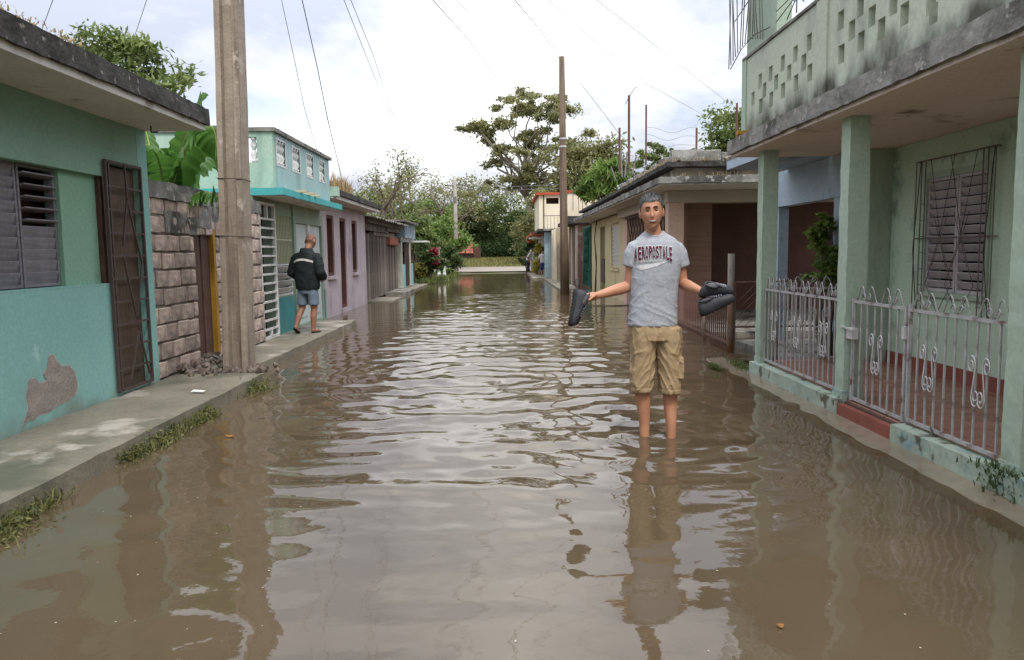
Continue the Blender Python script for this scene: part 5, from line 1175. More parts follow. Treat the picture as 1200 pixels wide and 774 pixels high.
# floating litter and leaves
m_fleck = mat('pale_floating_fleck', (.5, .47, .4), (.35, .3, .22), 9); m_dleaf = mat('brown_floating_leaf', (.30, .14, .04), (.2, .10, .03), 9)
def flecks():
    g = np.random.default_rng(6); P = []; 
    for i in range(170):
        x, y = (g.uniform(-2.4, -1.0), g.uniform(2.6, 4.6)) if i < 90 else (g.uniform(-2.2, 2.2), g.uniform(2.2, 6))
        P.append((x, y, .004+float(ripple(np.array([[x]]), np.array([[y]]))[0, 0])))
    me = leaf_data('floating_specks', np.array(P[::2]), .009, .8, m_fleck, 8, 3); tag(link('floating_specks', me, None, (0,0,0)), 'tiny pale specks of debris floating on the brown water', 'debris', kind='stuff')
flecks()
for (x, y, s, lab) in ((270, 512, .032, 'small brown leaf floating off the grass tuft'), (915, 735, .014, 'small orange leaf floating in the reflection of the columns')):
    q = at_z(x, y, .006); mb = MB(); mb.v = [(q.x+s*math.cos(a)*(1.3 if k % 2 else 1), q.y+s*.55*math.sin(a), .012+.008*math.cos(2*a)) for k, a in enumerate(np.linspace(0, 5.6, 9))]; mb.f = [tuple(range(9))]
    mb.v += [(a, b, c+.003) for a, b, c in mb.v]; mb.f += [tuple(range(9, 18))]+[(i, (i+1) % 9, 9+(i+1) % 9, 9+i) for i in range(9)]
    solo('floating_leaf', mb, m_dleaf, lab, 'leaf', (q.x, q.y, 0))
q = at_z(232, 460, .13); solo('paper_scrap', MB().add([(q.x-.06, q.y-.02, .142), (q.x+.06, q.y-.03, .139), (q.x+.07, q.y+.02, .145), (q.x-.05, q.y+.03, .152), (q.x-.06, q.y-.02, .139), (q.x+.06, q.y-.03, .136), (q.x+.07, q.y+.02, .142), (q.x-.05, q.y+.03, .149)], [(0,1,2,3), (4,5,6,7), (0,1,5,4), (1,2,6,5), (2,3,7,6), (3,0,4,7)]), m_white, 'crumpled white paper scrap on the left pavement', 'litter', (q.x, q.y, .13))
# ------------------------------------------------------------------ people
m_skin = mat('tan_skin', (.48, .235, .14), (.43, .20, .118), 9, .5, .12, 160, fine=.05, spec=.4)
m_skin2 = mat('brown_skin', (.30, .15, .095), (.25, .12, .075), 9, .5, .12, 160, fine=.05, spec=.4)
m_shirt = mat('grey_marl_cotton', (.365, .38, .415), (.33, .345, .38), 14, .9, .4, 200, fine=.08)
m_khaki = mat('khaki_cotton', (.40, .29, .17), (.345, .245, .14), 10, .9, .3, 200, fine=.12)
m_hair = mat('greying_hair', (.20, .20, .205), (.075, .073, .075), 60, .7, .9, 220, fine=.5)
m_lip = mat('lip', (.30, .10, .08), None, 9, .45, 0); m_teeth = mat('teeth', (.50, .45, .38), None, 9, .4, 0); m_shaded_eye = mat('shaded_eye', (.02, .013, .011), None, 9, .2, 0, spec=.5); m_brow = mat('dark_brow', (.05, .04, .036), None, 40, .9, .2)
m_print = mat('maroon_print', (.10, .02, .045), None, 30, .8, 0); m_wprint = mat('white_print', (.66, .66, .67), None, 30, .8, 0)
m_shoe = mat('charcoal_shoe', (.045, .047, .058), (.032, .033, .040), 20, .65, .3, 90, spec=.4); m_sole = mat('black_rubber_sole', (.022, .021, .022), None, 20, .75, .3, 60); m_lining = mat('shoe_lining', (.11, .11, .13), None, 20, .9, .2); m_lace = mat('grey_lace', (.36, .37, .40), None, 20, .9, 0)
m_jacket = mat('black_nylon_jacket', (.020, .027, .027), (.013, .017, .018), 6, .8, .2, 50, spec=.2); m_band = mat('white_jacket_band', (.62, .62, .58), None, 9)
m_denim = mat('grey_blue_shorts', (.16, .20, .26), (.13, .165, .22), 9, .9, .2, 120)
def V3(*a): return Vector(a)
def head_shape(d, face=True):
    x, y, z = d
    if z < 0 and z > -.999:                 # fuller jaw and chin in front
        c = math.sqrt(max(1e-9, 1-z*z)); s_ = ((1-(-z)**2.5)**(1/2.5))/c; w_ = min(1, max(0, .5-y)); s_ = 1+(s_-1)*w_; x *= s_; y *= s_
    p = Vector((.085*x, .096*y, .125*z))
    if z < 0:
        k = -z; p.x *= 1-.44*k**1.4; p.y = p.y*(1-.12*k)-.014*k
        if y > 0: p.y *= 1-.35*k
    else:
        q_ = min(.998, z); f_ = ((1-q_**2.7)**(1/2.7))/math.sqrt(1-q_*q_); f_ = 1+(f_-1)*.8; p.x *= f_; p.y *= f_; p.z *= .955
    if face and y < .1:
        ax = abs(p.x); G = lambda a, s: math.exp(-(a/s)**2); o = 0
        nz_ = G(p.x, .0125)*(G(p.z+.027, .016)*.024 + (G(p.z-.002, .022)*.012)); o += nz_
        o -= .011*G(ax-.031, .016)*G(p.z-.012, .012)
        o += .006*G(ax-.028, .024)*G(p.z-.033, .010); o += .006*G(ax-.044, .016)*G(p.z+.022, .018)
        o += .006*G(p.x, .026)*G(p.z+.058, .012); o -= .003*G(p.x, .03)*G(p.z+.076, .007); o += .008*G(p.x, .022)*G(p.z+.099, .018)
        p.y -= o*min(1, max(0, (.1-y)/.4))
    return p
def add_head(mb, c, Rm, nu=56, nv=44):
    v = []; f = []
    for i in range(nv+1):
        ph = math.pi*i/nv-math.pi/2
        for k in range(nu):
            t = 2*math.pi*k/nu; d = (math.cos(ph)*math.cos(t), math.cos(ph)*math.sin(t), math.sin(ph)); v.append(Rm @ head_shape(d)+Vector(c))
    for i in range(nv):
        for k in range(nu): f.append((i*nu+k, i*nu+(k+1) % nu, (i+1)*nu+(k+1) % nu, (i+1)*nu+k))
    mb.add(v, f)
    for s in (-1, 1): mb.ball(Rm @ Vector((s*.088, .012, -.008))+Vector(c), .013, .022, .034, 10, 8, Rm @ Matrix.Rotation(s*R(-18), 3, 'Z'))
def add_hair(T, c, Rm, m, front=.62, thick=1.06):
    v = []; f = []; nu, nv = 72, 50
    for i in range(nv+1):
        ph = math.pi*i/nv-math.pi/2
        for k in range(nu):
            t = 2*math.pi*k/nu; d = (math.cos(ph)*math.cos(t), math.cos(ph)*math.sin(t), math.sin(ph)); y = d[1]; ax = abs(d[0])
            hl = front if y < -.55 else (front-(front-.05)*min(1, (y+.55)/.35) if y < -.2 else (.05-.23*min(1, (y+.2)/.25) if y < .05 else -.18-.27*min(1, (y-.05)/.6)))
            if y < -.3 and ax < .3: hl -= .03
            hl = max(hl, -.34)
            kk = min(1, max(0, (d[2]-hl)/.09)); q = head_shape(d, False); s = .86+(thick-.86)*kk+kk*.012*noise.noise(Vector(d)*14)
            q *= s; v.append(Rm @ q+Vector(c))
    for i in range(nv):
        for k in range(nu): f.append((i*nu+k, i*nu+(k+1) % nu, (i+1)*nu+(k+1) % nu, (i+1)*nu+k))
    ho = link('hair', mesh('hair', v, f, m, True), T); ho.location = (0, 0, 0)
    if thick > 1.02:                       # short strands break up the outline
        g = np.random.default_rng(3); me = ho.data; C = Vector(c); Q = [q.co for q in me.vertices]; keep = [q for q in Q if (q-C).z > .045 and ((q-C).y > -.07 or (q-C).z > .10)]
        P = np.array([tuple(keep[int(i)]) for i in g.integers(0, len(keep), 2600)])+g.normal(0, .0035, (2600, 3)); fz = leaf_data('hair_strands', P, .016, .16, m, .1, 5); o = bpy.data.objects.new('hair_strands', fz); COL.objects.link(o); o.parent = T; o['kind'] = 'stuff'
def add_hand(mb, w, d, n, curl=(30, 45, 35), spread=.0, thumb=.8, sgn=1):
    w = Vector(w); d = Vector(d).normalized(); n = Vector(n); n = (n-d*n.dot(d)).normalized(); s = d.cross(n)*sgn
    mb.capsule([w, w+d*.035, w+d*.075], [.026, .033, .034], 10)
    M3 = Matrix((s, d, n)).transposed(); mb.ball(w+d*.052, .042, .052, .019, 12, 8, M3)
    for off, ln in ((.031, .070), (.0105, .078), (-.0105, .073), (-.031, .058)):
        p = w+d*.088+s*off; a = 0; pts = [p-d*.02, p]; dd = d+s*off*spread*8
        for j, fr in enumerate((.45, .30, .25)):
            a += R(curl[j]); p = p+(dd*math.cos(a)+n*math.sin(a)).normalized()*ln*fr; pts.append(p)
        mb.capsule(pts, [.0095, .0095, .009, .0082, .0072], 8)
    b = w+d*.022+s*.034; t1 = b+(d*.6+s*.75*thumb+n*.25).normalized()*.042; t2 = t1+(d*.85+s*.2+n*.45).normalized()*.032
    mb.capsule([w+d*.012+s*.015, b, t1, t2], [.014, .0125, .0105, .009], 8)
def crease(c, sx, sz, seed, p=6, tilt=0.0):     # thin ridged folds, long across the stretched axis
    q = Vector((c.x*sx, c.y*sx, (c.z+tilt*c.x)*sz))+Vector((seed, seed*.3, 0)); return (1-min(1, abs(noise.noise(q))*1.6))**p
def wrinkle(me, amp, f, seed=0, zf=1.0, fold=None):
    me.update(); nrm = [v.normal.copy() for v in me.vertices]
    for v, n in zip(me.vertices, nrm):
        q = Vector((v.co.x*f, v.co.y*f, v.co.z*f*zf))+Vector((seed, 0, 0)); a = noise.noise(q)*amp+abs(noise.noise(q*2.1))*amp*.6
        if fold: a += fold(v.co)
        v.co += n*a
def put(name, me, m, T, label=None):
    me.materials.clear(); me.materials.append(m); o = bpy.data.objects.new(name, me); COL.objects.link(o); o.parent = T; W[o.name] = Vector((0,0,0))
    if label: o['label'] = label
    return o
def lpart(name, mb, m, T, smooth=True):
    o = bpy.data.objects.new(name, mesh(name, mb.v, mb.f, m, smooth)); COL.objects.link(o); o.parent = T; return o
def face_bits(T, bvh, c, Rm, smile=True):
    c = Vector(c)
    def on(x, z, off=.001):
        o = c+Rm @ Vector((x, -.2, z)); d = Rm @ Vector((0, 1, 0)); h = bvh.ray_cast(o, d); return (h[0] if h[0] else c+Rm @ Vector((x, -.09, z)))-d*off
    for s in (-1, 1):
        e = lpart('eye', MB().ball(on(s*.031, .011, -.001), .0165, .0075, .0062, 12, 8, Rm), m_shaded_eye, T)  # whole eye near-black and enlarged: socket shade put into its colour and size
        lpart('eyebrow', MB().tube([on(s*x, z, .001) for x, z in ((.013, .029), (.022, .034), (.034, .035), (.046, .029))], [.004, .006, .0055, .003], 6), m_brow, T)
    if smile:
        L_ = [on(x, -.0590+.0065*(x/.03)**2, .0005) for x in np.linspace(-.035, .035, 11)]
        lpart('teeth', MB().tube(L_, [.001, .003, .0048, .006, .0066, .0068, .0066, .006, .0048, .003, .001], 6), m_teeth, T)
        lpart('lips', MB().tube([on(x, -.0515+.004*(x/.03)**2, .001) for x in np.linspace(-.039, .039, 11)], [.001]+[.0036]*9+[.001], 6).tube([on(x, -.0685+.0135*(x/.03)**2, .001) for x in np.linspace(-.037, .037, 11)], [.001]+[.0042]*9+[.001], 6), m_lip, T)

def wading_man():
    O = Vector((1.113, 5.68, 0)); T = thing('person', 'smiling person in grey printed t-shirt and khaki cargo shorts wading with arms spread', 'person', O)
    hc = (-.042, -.035, 1.677); Rm = (Matrix.Rotation(R(-4), 3, 'Y') @ Matrix.Rotation(R(-9), 3, 'Z') @ Matrix.Rotation(R(2), 3, 'X') @ Matrix.Diagonal((.92, 1, 1.09)))
    b = MB(); add_head(b, hc, Rm)
    b.capsule([(-.01, .02, 1.44), (-.015, .014, 1.52), (-.034, .004, 1.60)], [.068, .057, .055])
    b.loft([(0, 0, .80, .15, .10), (0, 0, .95, .155, .10), (0, 0, 1.10, .155, .098), (0, 0, 1.30, .155, .10), (0, 0, 1.40, .145, .08), (0, .01, 1.47, .09, .06)], 24)
    shL, elL, wrL = (-.158, .01, 1.425), (-.192, .045, 1.135), (-.442, -.045, 1.075)
    shR, elR, wrR = (.154, .01, 1.415), (.205, .04, 1.150), (.288, -.165, 1.105)
    for s, e, w in ((shL, elL, wrL), (shR, elR, wrR)):
        s, e, w = Vector(s), Vector(e), Vector(w)
        b.capsule([s, s.lerp(e, .4), s.lerp(e, .8), e], [.047, .050, .043, .041]); b.capsule([e, e.lerp(w, .28), e.lerp(w, .7), w], [.041, .045, .035, .0265])
    add_hand(b, wrL, (-.97, -.12, -.18), (.15, -.2, -1), (35, 55, 45), 0, .7, 1)
    add_hand(b, wrR, (.82, -.48, -.12), (.1, .1, -1), (40, 55, 45), 0, .8, -1)
    for s, hx, kx, ax in ((-1, -.092, -.098, -.078), (1, .088, .112, .118)):
        dy = -.02 if s > 0 else .01
        b.capsule([(hx, .0, .80), (hx*1.05, -.01, .62), (kx, -.012, .44)], [.088, .078, .058]); b.capsule([(kx, -.012, .44), (kx*1.0, .012, .33), ((kx+ax)/2, .018, .24), (ax, .012+dy, .09), (ax, .01+dy, -.02)], [.054, .056, .052, .039, .036])
        b.capsule([(ax, .03+dy, -.05), (ax+s*.012, -.06+dy, -.065), (ax+s*.02, -.16+dy, -.075)], [.036, .036, .024])
    me = bake(b, .0045, 3, .5); put('body', me, m_skin, T); bvh = BVHTree.FromPolygons([v.co for v in me.vertices], [p.vertices for p in me.polygons])
    face_bits(T, bvh, hc, Rm); add_hair(T, hc, Rm, m_hair, .50, 1.065)
    # t-shirt
    s = MB(); s.loft([(-.026, 0, .845, .180, .126), (-.025, 0, .90, .179, .126), (-.020, 0, 1.0, .174, .121), (-.012, 0, 1.12, .174, .120), (-.005, -.002, 1.22, .180, .124), (0, -.002, 1.32, .184, .122), (0, .002, 1.40, .183, .112), (0, .006, 1.450, .172, .098), (-.004, .010, 1.488, .140, .086), (-.008, .012, 1.510, .110, .077), (-.012, .014, 1.528, .086, .070), (-.014, .014, 1.536, .076, .066)], 32, 2.2)
    for sh, el in ((shL, elL), (shR, elR)):
        sh, el = Vector(sh), Vector(el); d = (el-sh).normalized(); out = Vector((math.copysign(.02, sh.x), 0, 0))
        s.tube([sh-out*2.2+Vector((0, 0, .012)), sh-out*.4+Vector((0, 0, -.012)), sh+d*.05+out*.25, sh+d*.10+out*.25, sh+d*.14+out*.25], [.052, .064, .067, .068, .070], 18)
    def fold(c):
        lo = max(0, min(1, (1.12-c.z)/.2)); sd = min(1, abs(c.x)/.13)
        pr = .25 if (c.z > 1.2 and abs(c.x) < .155) else 1
        return pr*(.006*lo*crease(c, 6, 13, 3, 5, .5)+.0045*(.35+.65*sd)*crease(c, 6, 9, 9, 5, 1.1 if c.x > 0 else -1.1)+.003*crease(c, 11, 4, 21, 5)*(1-.6*lo))
    me = bake(s, .0065, 6, .5, 'tshirt')
    for v in me.vertices:                  # neckline dips in front
        if v.co.z > 1.46 and v.co.y < .02: v.co.z -= .030*min(1, (.02-v.co.y)/.06)*math.exp(-((v.co.x+.013)/.075)**2)*min(1, (v.co.z-1.46)/.05)
    wrinkle(me, .002, 8, 3, 1.0, fold); put('tshirt', me, m_shirt, T, 'heather grey t-shirt with maroon lettering'); sb = BVHTree.FromPolygons([v.co for v in me.vertices], [p.vertices for p in me.polygons]); tsh = [o for o in T.children if o.name.startswith('tshirt')][0]
    lpart('collar', MB().tube([(-.013+.068*math.cos(a), .010+.061*math.sin(a), 1.536-.036*max(0, -math.sin(a))**1.3) for a in np.linspace(0, 2*math.pi, 25)], .0075, 6), m_shirt, tsh)
    def onshirt(x, z, off): 
        h = sb.ray_cast(Vector((x, -.5, z)), Vector((0, 1, 0))); return (h[0].y if h[0] else -.12)-off
    # lettering, arched across the chest, each letter lying on the cloth
    word = 'AEROPOSTALE'; wid = .27; zc = 1.348; x0 = -.040
    fc = bpy.data.curves.new('letter', 'FONT'); fo = bpy.data.objects.new('letter', fc); COL.objects.link(fo)
    def glyph(ch, off):
        fc.body = ch; fc.offset = off; fc.align_x = 'CENTER'; fc.size = 1; dg = bpy.context.evaluated_depsgraph_get(); dg.update(); me2 = bpy.data.meshes.new_from_object(fo.evaluated_get(dg))
        bm = bmesh.new(); bm.from_mesh(me2); bmesh.ops.triangulate(bm, faces=bm.faces); 
        vs = [v.co.copy() for v in bm.verts]; bm.verts.index_update(); fs = [[v.index for v in f.verts] for f in bm.faces]; bm.free(); return vs, fs
    n = len(word)
    for i, ch in enumerate(word):
        u = (i+.5)/n*2-1; cx = x0+u*wid/2; hz = .084+.018*abs(u)**1.5; zb = zc-.030*u*u-.012*max(0, u)*0; slope = -.060*u/(wid/2)*1.0
        for col, off, lift, nm in ((m_wprint, .085, .005, 'letter_outline'), (m_print, .035, .0095, 'letter')):
            vs, fs = glyph(ch, off); xs = [v.x for v in vs]; w_ = max(.3, max(xs)-min(xs)); kx = (.0215 if off < .05 else .0272)/w_; mb = MB()
            for v in vs:
                x = cx+v.x*kx; z = zb+v.y*hz/.72+slope*(x-cx)*.6; mb.v.append((x, onshirt(x, z, lift), z))
            mb.f = fs; lpart(nm, mb, col, tsh, False)
    bpy.data.objects.remove(fo)
    # white swoosh with a scribbled line under the lettering
    mb = MB(); K = 28
    for k in range(K+1):
        t = k/K; x = -.155+.225*t; zt = 1.298-.012*math.sin(t*3.1)+.040*t-.03*(t-.5)**2-.02*max(0, .12-t)/.12*0; th = (.034*(1-t)**.7+.006)*(min(1, .35+t*5))
        for z in (zt, zt-th*.5, zt-th): mb.v.append((x, onshirt(x, z, .0028), z))
    mb.f = [(3*k+j, 3*k+j+1, 3*k+j+4, 3*k+j+3) for k in range(K) for j in range(2)]; lpart('print_swoosh', mb, m_wprint, tsh, False)
    mb = MB()
    for k in range(9):
        x = -.145+k*.021; z = 1.322+.030*(x+.13); pts = [(x+a, onshirt(x+a, z+b_, .004), z+b_) for a, b_ in ((0, -.010), (.004, .016), (.010, .002), (.013, -.009), (.018, .004))]; mb.tube(pts, .0025, 4)
    lpart('print_scribble', mb, m_wprint, tsh, False)
    # cargo shorts
    h = MB(); h.loft([(-.006, 0, .74, .178, .126), (-.012, 0, .80, .180, .126), (-.020, 0, .86, .170, .116), (-.022, 0, .90, .155, .105), (-.022, 0, .96, .145, .10)], 30, 2.3)
    for sx, kx in ((-1, -.100), (1, .103)):
        h.loft([(kx*1.04, .0, .352 if sx < 0 else .338, .079, .090), (kx*1.03, .0, .40, .081, .092), (kx*1.0, 0, .50, .084, .097), (kx*.95, 0, .62, .089, .105), (kx*.92, 0, .74, .094, .118), (kx*.9, 0, .83, .088, .11)], 24, 2.15)
    h.rough(.165, .189, -.085, .05, .455, .61, .03, .003, 9, 2)
    def fold2(c):
        k = max(0, min(1, (.80-c.z)/.2)); return .010*(.3+.7*k)*crease(c, 9, 11, 5, 5, 1.4 if c.x > 0 else -1.4)+.008*crease(c, 13, 5, 13, 6)-.004*(1 if abs(c.z-.372-(.014 if c.x < 0 else 0)) < .004 else 0)
    me = bake(h, .0065, 4, .5, 'shorts'); wrinkle(me, .0025, 9, 7, .6, fold2); sh = put('shorts', me, m_khaki, T, 'khaki cargo shorts with side pockets')
    hb = BVHTree.FromPolygons([v.co for v in me.vertices], [p.vertices for p in me.polygons])
    def onsh(x, z, off): 
        q = hb.ray_cast(Vector((x, -.5, z)), Vector((0, 1, 0))); return (q[0].y if q[0] else -.1)-off
    for x0_, x1_, za, zb in ((.135, .188, .605, .565), (.137, .190, .46, .455)): lpart('pocket_seam', MB().tube([(x, onsh(x, za+(zb-za)*(x-x0_)/(x1_-x0_), .0), za+(zb-za)*(x-x0_)/(x1_-x0_)) for x in np.linspace(x0_, x1_, 8)], .0035, 5), m_khaki, sh)
    lpart('fly_seam', MB().tube([(-.004, onsh(-.004, z, 0), z) for z in np.linspace(.84, .74, 8)], .003, 5), m_khaki, sh)
    lpart('pocket_seam', MB().tube([(x, onsh(x, .84-.5*(x-.11)*1.4, 0), .84-.5*(x-.11)*1.4) for x in np.linspace(.11, .165, 8)], .003, 5), m_khaki, sh)
wading_man()

# ------------------------------------------------------------------ shoes in his hands
def shoe(label, c, toe, up, group=None):
    """low lace-up shoe: length along toe, opening towards up"""
    toe = Vector(toe).normalized(); up = Vector(up); up = (up-toe*up.dot(toe)).normalized(); sd = up.cross(toe); B = Matrix((toe, sd, up)).transposed(); c = Vector(c)
    T = thing('shoe', label, 'shoe', c, group); L = lambda p: B @ Vector(p)*.89
    st = [(-.148, .020, .030), (-.138, .033, .070), (-.11, .038, .084), (-.07, .038, .078), (-.03, .038, .074), (.01, .041, .068), (.05, .046, .056), (.09, .047, .045), (.12, .041, .037), (.142, .026, .026), (.15, .010, .014)]
    mb = MB(); n = 16
    for x, w, h in st:
        for k in range(n):
            t = 2*math.pi*k/n; y = w*math.copysign(abs(math.cos(t))**.85, math.cos(t)); z = (h*max(0, math.sin(t))**.75 if math.sin(t) > 0 else .012*math.sin(t)); mb.v.append(L((x, y+.006*math.sin((x+.15)*9), z)))
    for i in range(len(st)-1):
        for k in range(n): mb.f.append((i*n+k, i*n+(k+1) % n, (i+1)*n+(k+1) % n, (i+1)*n+k))
    mb.f += [tuple(range(n-1, -1, -1)), tuple((len(st)-1)*n+k for k in range(n))]
    U = lpart('upper', mb, m_shoe, T)
    s = MB()
    for z0, gr in ((-.030, .0), (-.022, .004), (0, .005), (.006, .002)):
        for k in range(28):
            t = 2*math.pi*k/28; x = .153*math.cos(t); w = (.040+.008*math.cos(t)-.007*math.sin(2*t)*0-.006*math.exp(-((x+.01)/.04)**2)); s.v.append(L((x+math.copysign(gr, math.cos(t)), (w+gr)*math.copysign(abs(math.sin(t))**.7, math.sin(t))+.006*math.sin((x+.15)*9), z0)))
    for i in range(3):
        for k in range(28): s.f.append((i*28+k, i*28+(k+1) % 28, (i+1)*28+(k+1) % 28, (i+1)*28+k))
    s.f += [tuple(range(27, -1, -1)), tuple(84+k for k in range(28))]; S = lpart('sole', s, m_sole, T)
    for k in range(9): lpart('tread', MB().add([L(p) for p in ((-.125+k*.03, -.03, -.036), (-.110+k*.03, -.03, -.036), (-.110+k*.03, .03, -.036), (-.125+k*.03, .03, -.036), (-.125+k*.03, -.03, -.029), (-.110+k*.03, -.03, -.029), (-.110+k*.03, .03, -.029), (-.125+k*.03, .03, -.029))], [(0,1,2,3), (4,5,6,7), (0,1,5,4), (1,2,6,5), (2,3,7,6), (3,0,4,7)]), m_sole, S, False)
    lpart('lining', MB().ball(L((-.075, 0, .072)), .052, .028, .018, 14, 8, B), m_lining, T)
    lpart('collar', MB().tube([L((-.075+.058*math.cos(a), .033*math.sin(a), .083-.010*math.cos(a))) for a in np.linspace(0, 2*math.pi, 21)], .007, 6), m_shoe, T)
    lpart('tongue', MB().ball(L((-.012, 0, .080)), .034, .020, .008, 12, 8, B @ Matrix.Rotation(R(20), 3, 'Y')), m_lining, T)
    for k in range(4): lpart('lace', MB().tube([L((-.002+k*.019, -.020, .072-k*.005)), L((.004+k*.019, 0, .081-k*.006)), L((.0+k*.019, .020, .072-k*.005))], .003, 5), m_lace, T)
shoe('charcoal shoe dangling toe-down from the outstretched hand opposite the rusty post', (.505, 5.60, .99), (-.20, -.12, -.97), (.93, -.1, -.2))
shoe('charcoal shoe hanging behind the dangling toe-down one', (.522, 5.70, .985), (-.08, .05, -.99), (.95, .1, -.1))
shoe('dark shoe held sole outward, lower of the pair in front of the rusty post', (1.497, 5.43, 1.008), (.90, .08, .42), (-.36, -.15, .9))
shoe('dark shoe with grey laces lying across the top of the lower one', (1.502, 5.46, 1.098), (.93, .30, .06), (.05, -.62, .78))

def walking_man():
    T = thing('person', 'person walking away on the left pavement in black jacket with white back band and shorts', 'person', (-3.30, 12.85, .10)); T.rotation_euler.z = R(160)
    k = .93; b = MB(); hc = (-.02, -.10, 1.525); Rm = Matrix.Rotation(R(22), 3, 'X')
    add_head(b, hc, Rm); b.capsule([(0, .0, 1.30), (-.005, -.03, 1.40), (-.015, -.07, 1.47)], [.07, .062, .06])
    b.loft([(0, 0, .70, .15, .10), (0, 0, .9, .15, .10), (0, 0, 1.2, .17, .10), (0, 0, 1.32, .14, .08)], 20)
    for s in (-1, 1):
        b.capsule([(s*.19, 0, 1.27), (s*.25, .03, 1.03)], [.05, .042]); b.capsule([(s*.25, .03, 1.03), (s*.18, -.17, .93)], [.042, .03])
        add_hand(b, (s*.18, -.17, .93), (-s*.6, -.7, -.2), (0, .3, -1), (30, 40, 30), 0, .8, s)
    # supporting leg (-x) and trailing leg (+x) with raised heel
    b.capsule([(-.09, 0, .74), (-.095, -.02, .42)], [.085, .058]); b.capsule([(-.095, -.02, .42), (-.095, .01, .28), (-.09, .02, .07)], [.052, .055, .034]); b.capsule([(-.09, .03, .05), (-.10, -.13, .03)], [.034, .026])
    b.capsule([(.09, .02, .74), (.105, .03, .42)], [.085, .056]); b.capsule([(.105, .03, .42), (.115, .12, .29), (.12, .20, .13)], [.05, .053, .033]); b.capsule([(.12, .22, .11), (.12, .13, .01)], [.033, .025])
    me = bake(b, .006, 3); put('body', me, m_skin2, T); add_hair(T, hc, Rm, mat('shaved_scalp', (.20, .10, .068), (.17, .085, .056), 30, .6, .1, 200), .3, 1.008)
    j = MB(); j.loft([(0, 0, .735, .19, .145), (0, 0, .80, .212, .155), (0, .005, .95, .215, .150), (0, .01, 1.10, .220, .142), (0, .01, 1.22, .215, .132), (0, .005, 1.30, .19, .115), (0, .0, 1.36, .11, .095), (0, -.01, 1.41, .085, .082)], 28, 2.2)
    for s in (-1, 1):
        j.capsule([(s*.19, .0, 1.255), (s*.245, .025, 1.12), (s*.275, .04, 1.02)], [.085, .083, .078]); j.capsule([(s*.275, .04, 1.02), (s*.25, -.07, .955), (s*.205, -.15, .925)], [.076, .068, .055])
    def fold(c): return .008*crease(c, 5, 9, 4, 4, .6)+.005*crease(c, 8, 5, 8, 5)
    me = bake(j, .009, 4, .5, 'jacket'); wrinkle(me, .006, 7, 2, 1.0, fold); jk = put('jacket', me, m_jacket, T, 'black jacket with a white band across the back'); jb = BVHTree.FromPolygons([v.co for v in me.vertices], [p.vertices for p in me.polygons])
    mb = MB(); K = 24
    for q in range(K+1):
        x = -.185+.37*q/K
        for z in (1.245, 1.228, 1.210):
            zz = z-.04*(abs(x)/.185)**2; h = jb.ray_cast(Vector((x, .6, zz)), Vector((0, -1, 0))); mb.v.append((x, (h[0].y if h[0] else .12)+.004, zz))
    mb.f = [(3*q+a, 3*q+a+1, 3*q+a+4, 3*q+a+3) for q in range(K) for a in range(2)]; lpart('white_band', mb, m_band, jk)
    h = MB(); h.loft([(0, 0, .66, .175, .125), (0, 0, .78, .175, .125)], 24)
    for x, y in ((-.095, -.008), (.098, .02)): h.loft([(x*1.03, y, .475, .084, .092), (x, y*.5, .60, .088, .10), (x*.9, 0, .74, .085, .11)], 20)
    me = bake(h, .009, 3, .5, 'shorts'); wrinkle(me, .010, 9, 4); put('shorts', me, m_denim, T)
    def sandal(heel, toe, nm):
        heel, toe = Vector(heel), Vector(toe); d = (toe-heel).normalized(); s = d.cross(Vector((1, 0, 0))).normalized(); mb = MB(); B = Matrix((Vector((1, 0, 0)), d, s)).transposed(); mb.ball((heel+toe)/2, .045, (toe-heel).length*.56, .012, 14, 8, B); o = lpart(nm, mb, m_sole, T)
        st = heel.lerp(toe, .65); up = -s if s.z < 0 else s; lpart('strap', MB().tube([st+Vector((-.04, 0, 0)), st+up*.05+Vector((-.02, 0, 0)), st+up*.05+Vector((.02, 0, 0)), st+Vector((.04, 0, 0))], .008, 6), m_lining, o)
    sandal((-.09, .07, .012), (-.10, -.17, .008), 'sandal'); sandal((.12, .265, .10), (.12, .105, -.02), 'sandal')
walking_man()
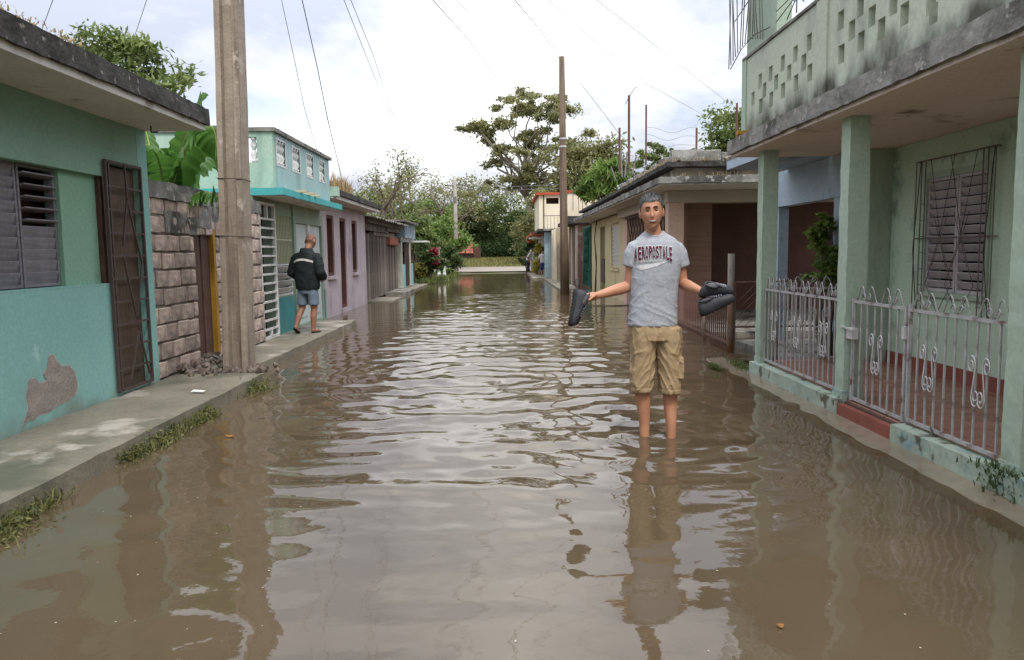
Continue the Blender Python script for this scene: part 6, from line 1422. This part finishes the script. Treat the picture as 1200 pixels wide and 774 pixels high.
def far_person(label, loc, rz, h, shirt, pants, lean=0, shorts=True):
    T = thing('person', label, 'person', loc); T.rotation_euler.z = R(rz); T.scale = (h/1.82,)*3; b = MB(); F = lambda x, y, z: (x, y-lean*max(0, z-.9), z-.25*abs(lean)*max(0, z-.9))
    hc = F(0, -.02, 1.69); add_head(b, hc, Matrix.Identity(3), 24, 18); b.capsule([F(0, 0, 1.4), F(0, 0, 1.58)], [.065, .055]); b.capsule([F(0, 0, .85), F(0, 0, 1.1), F(0, 0, 1.35)], [.13, .13, .14])
    for s in (-1, 1):
        b.capsule([F(s*.19, 0, 1.38), F(s*.23, .0, 1.10), F(s*.22, -.1-.2*lean, .88)], [.05, .042, .03]); add_hand(b, F(s*.22, -.1-.2*lean, .88), (0, -.3, -1), (-s, 0, 0), (20, 25, 20), 0, .8, 1)
        b.capsule([(s*.09, 0, .85), (s*.10, -.02, .46), (s*.10, .02, .07)], [.09, .058, .038]); b.capsule([(s*.10, .03, .05), (s*.11, -.14, .035)], [.036, .028])
    put('body', bake(b, .014, 2), m_skin2, T); add_hair(T, hc, Matrix.Identity(3), m_brow, .45, 1.07)
    s = MB(); s.capsule([F(0, 0, .92), F(0, 0, 1.1), F(0, 0, 1.32)], [.165, .165, .165])
    for q in (-1, 1): s.capsule([F(q*.18, 0, 1.37), F(q*.23, 0, 1.2)], [.075, .075])
    put('shirt', bake(s, .016, 3, .5, 'shirt'), shirt, T); s = MB(); s.capsule([(0, 0, .80), (0, 0, .92)], [.155, .15])
    for q in (-1, 1): s.capsule([(q*.095, 0, .82), (q*.105, 0, .48 if shorts else .12)], [.105, .095 if shorts else .065])
    put('shorts' if shorts else 'trousers', bake(s, .016, 3, .5, 'lower'), pants, T)
m_wshirt = mat('white_shirt', (.55, .53, .52), None, 9); m_purple = mat('purple_blue_shorts', (.05, .045, .16), None, 9); m_dkblue = mat('dark_blue_trousers', (.035, .04, .085), None, 9)
far_person('distant person in pale shirt and purple-blue shorts beside the pale blue column', (2.02, 41.5, .09), 170, 1.50, m_wshirt, m_purple)
far_person('distant stooping person in white shirt and dark trousers next to white post', (1.45, 49.2, .09), 60, 1.62, m_wshirt, m_dkblue, .45, False)
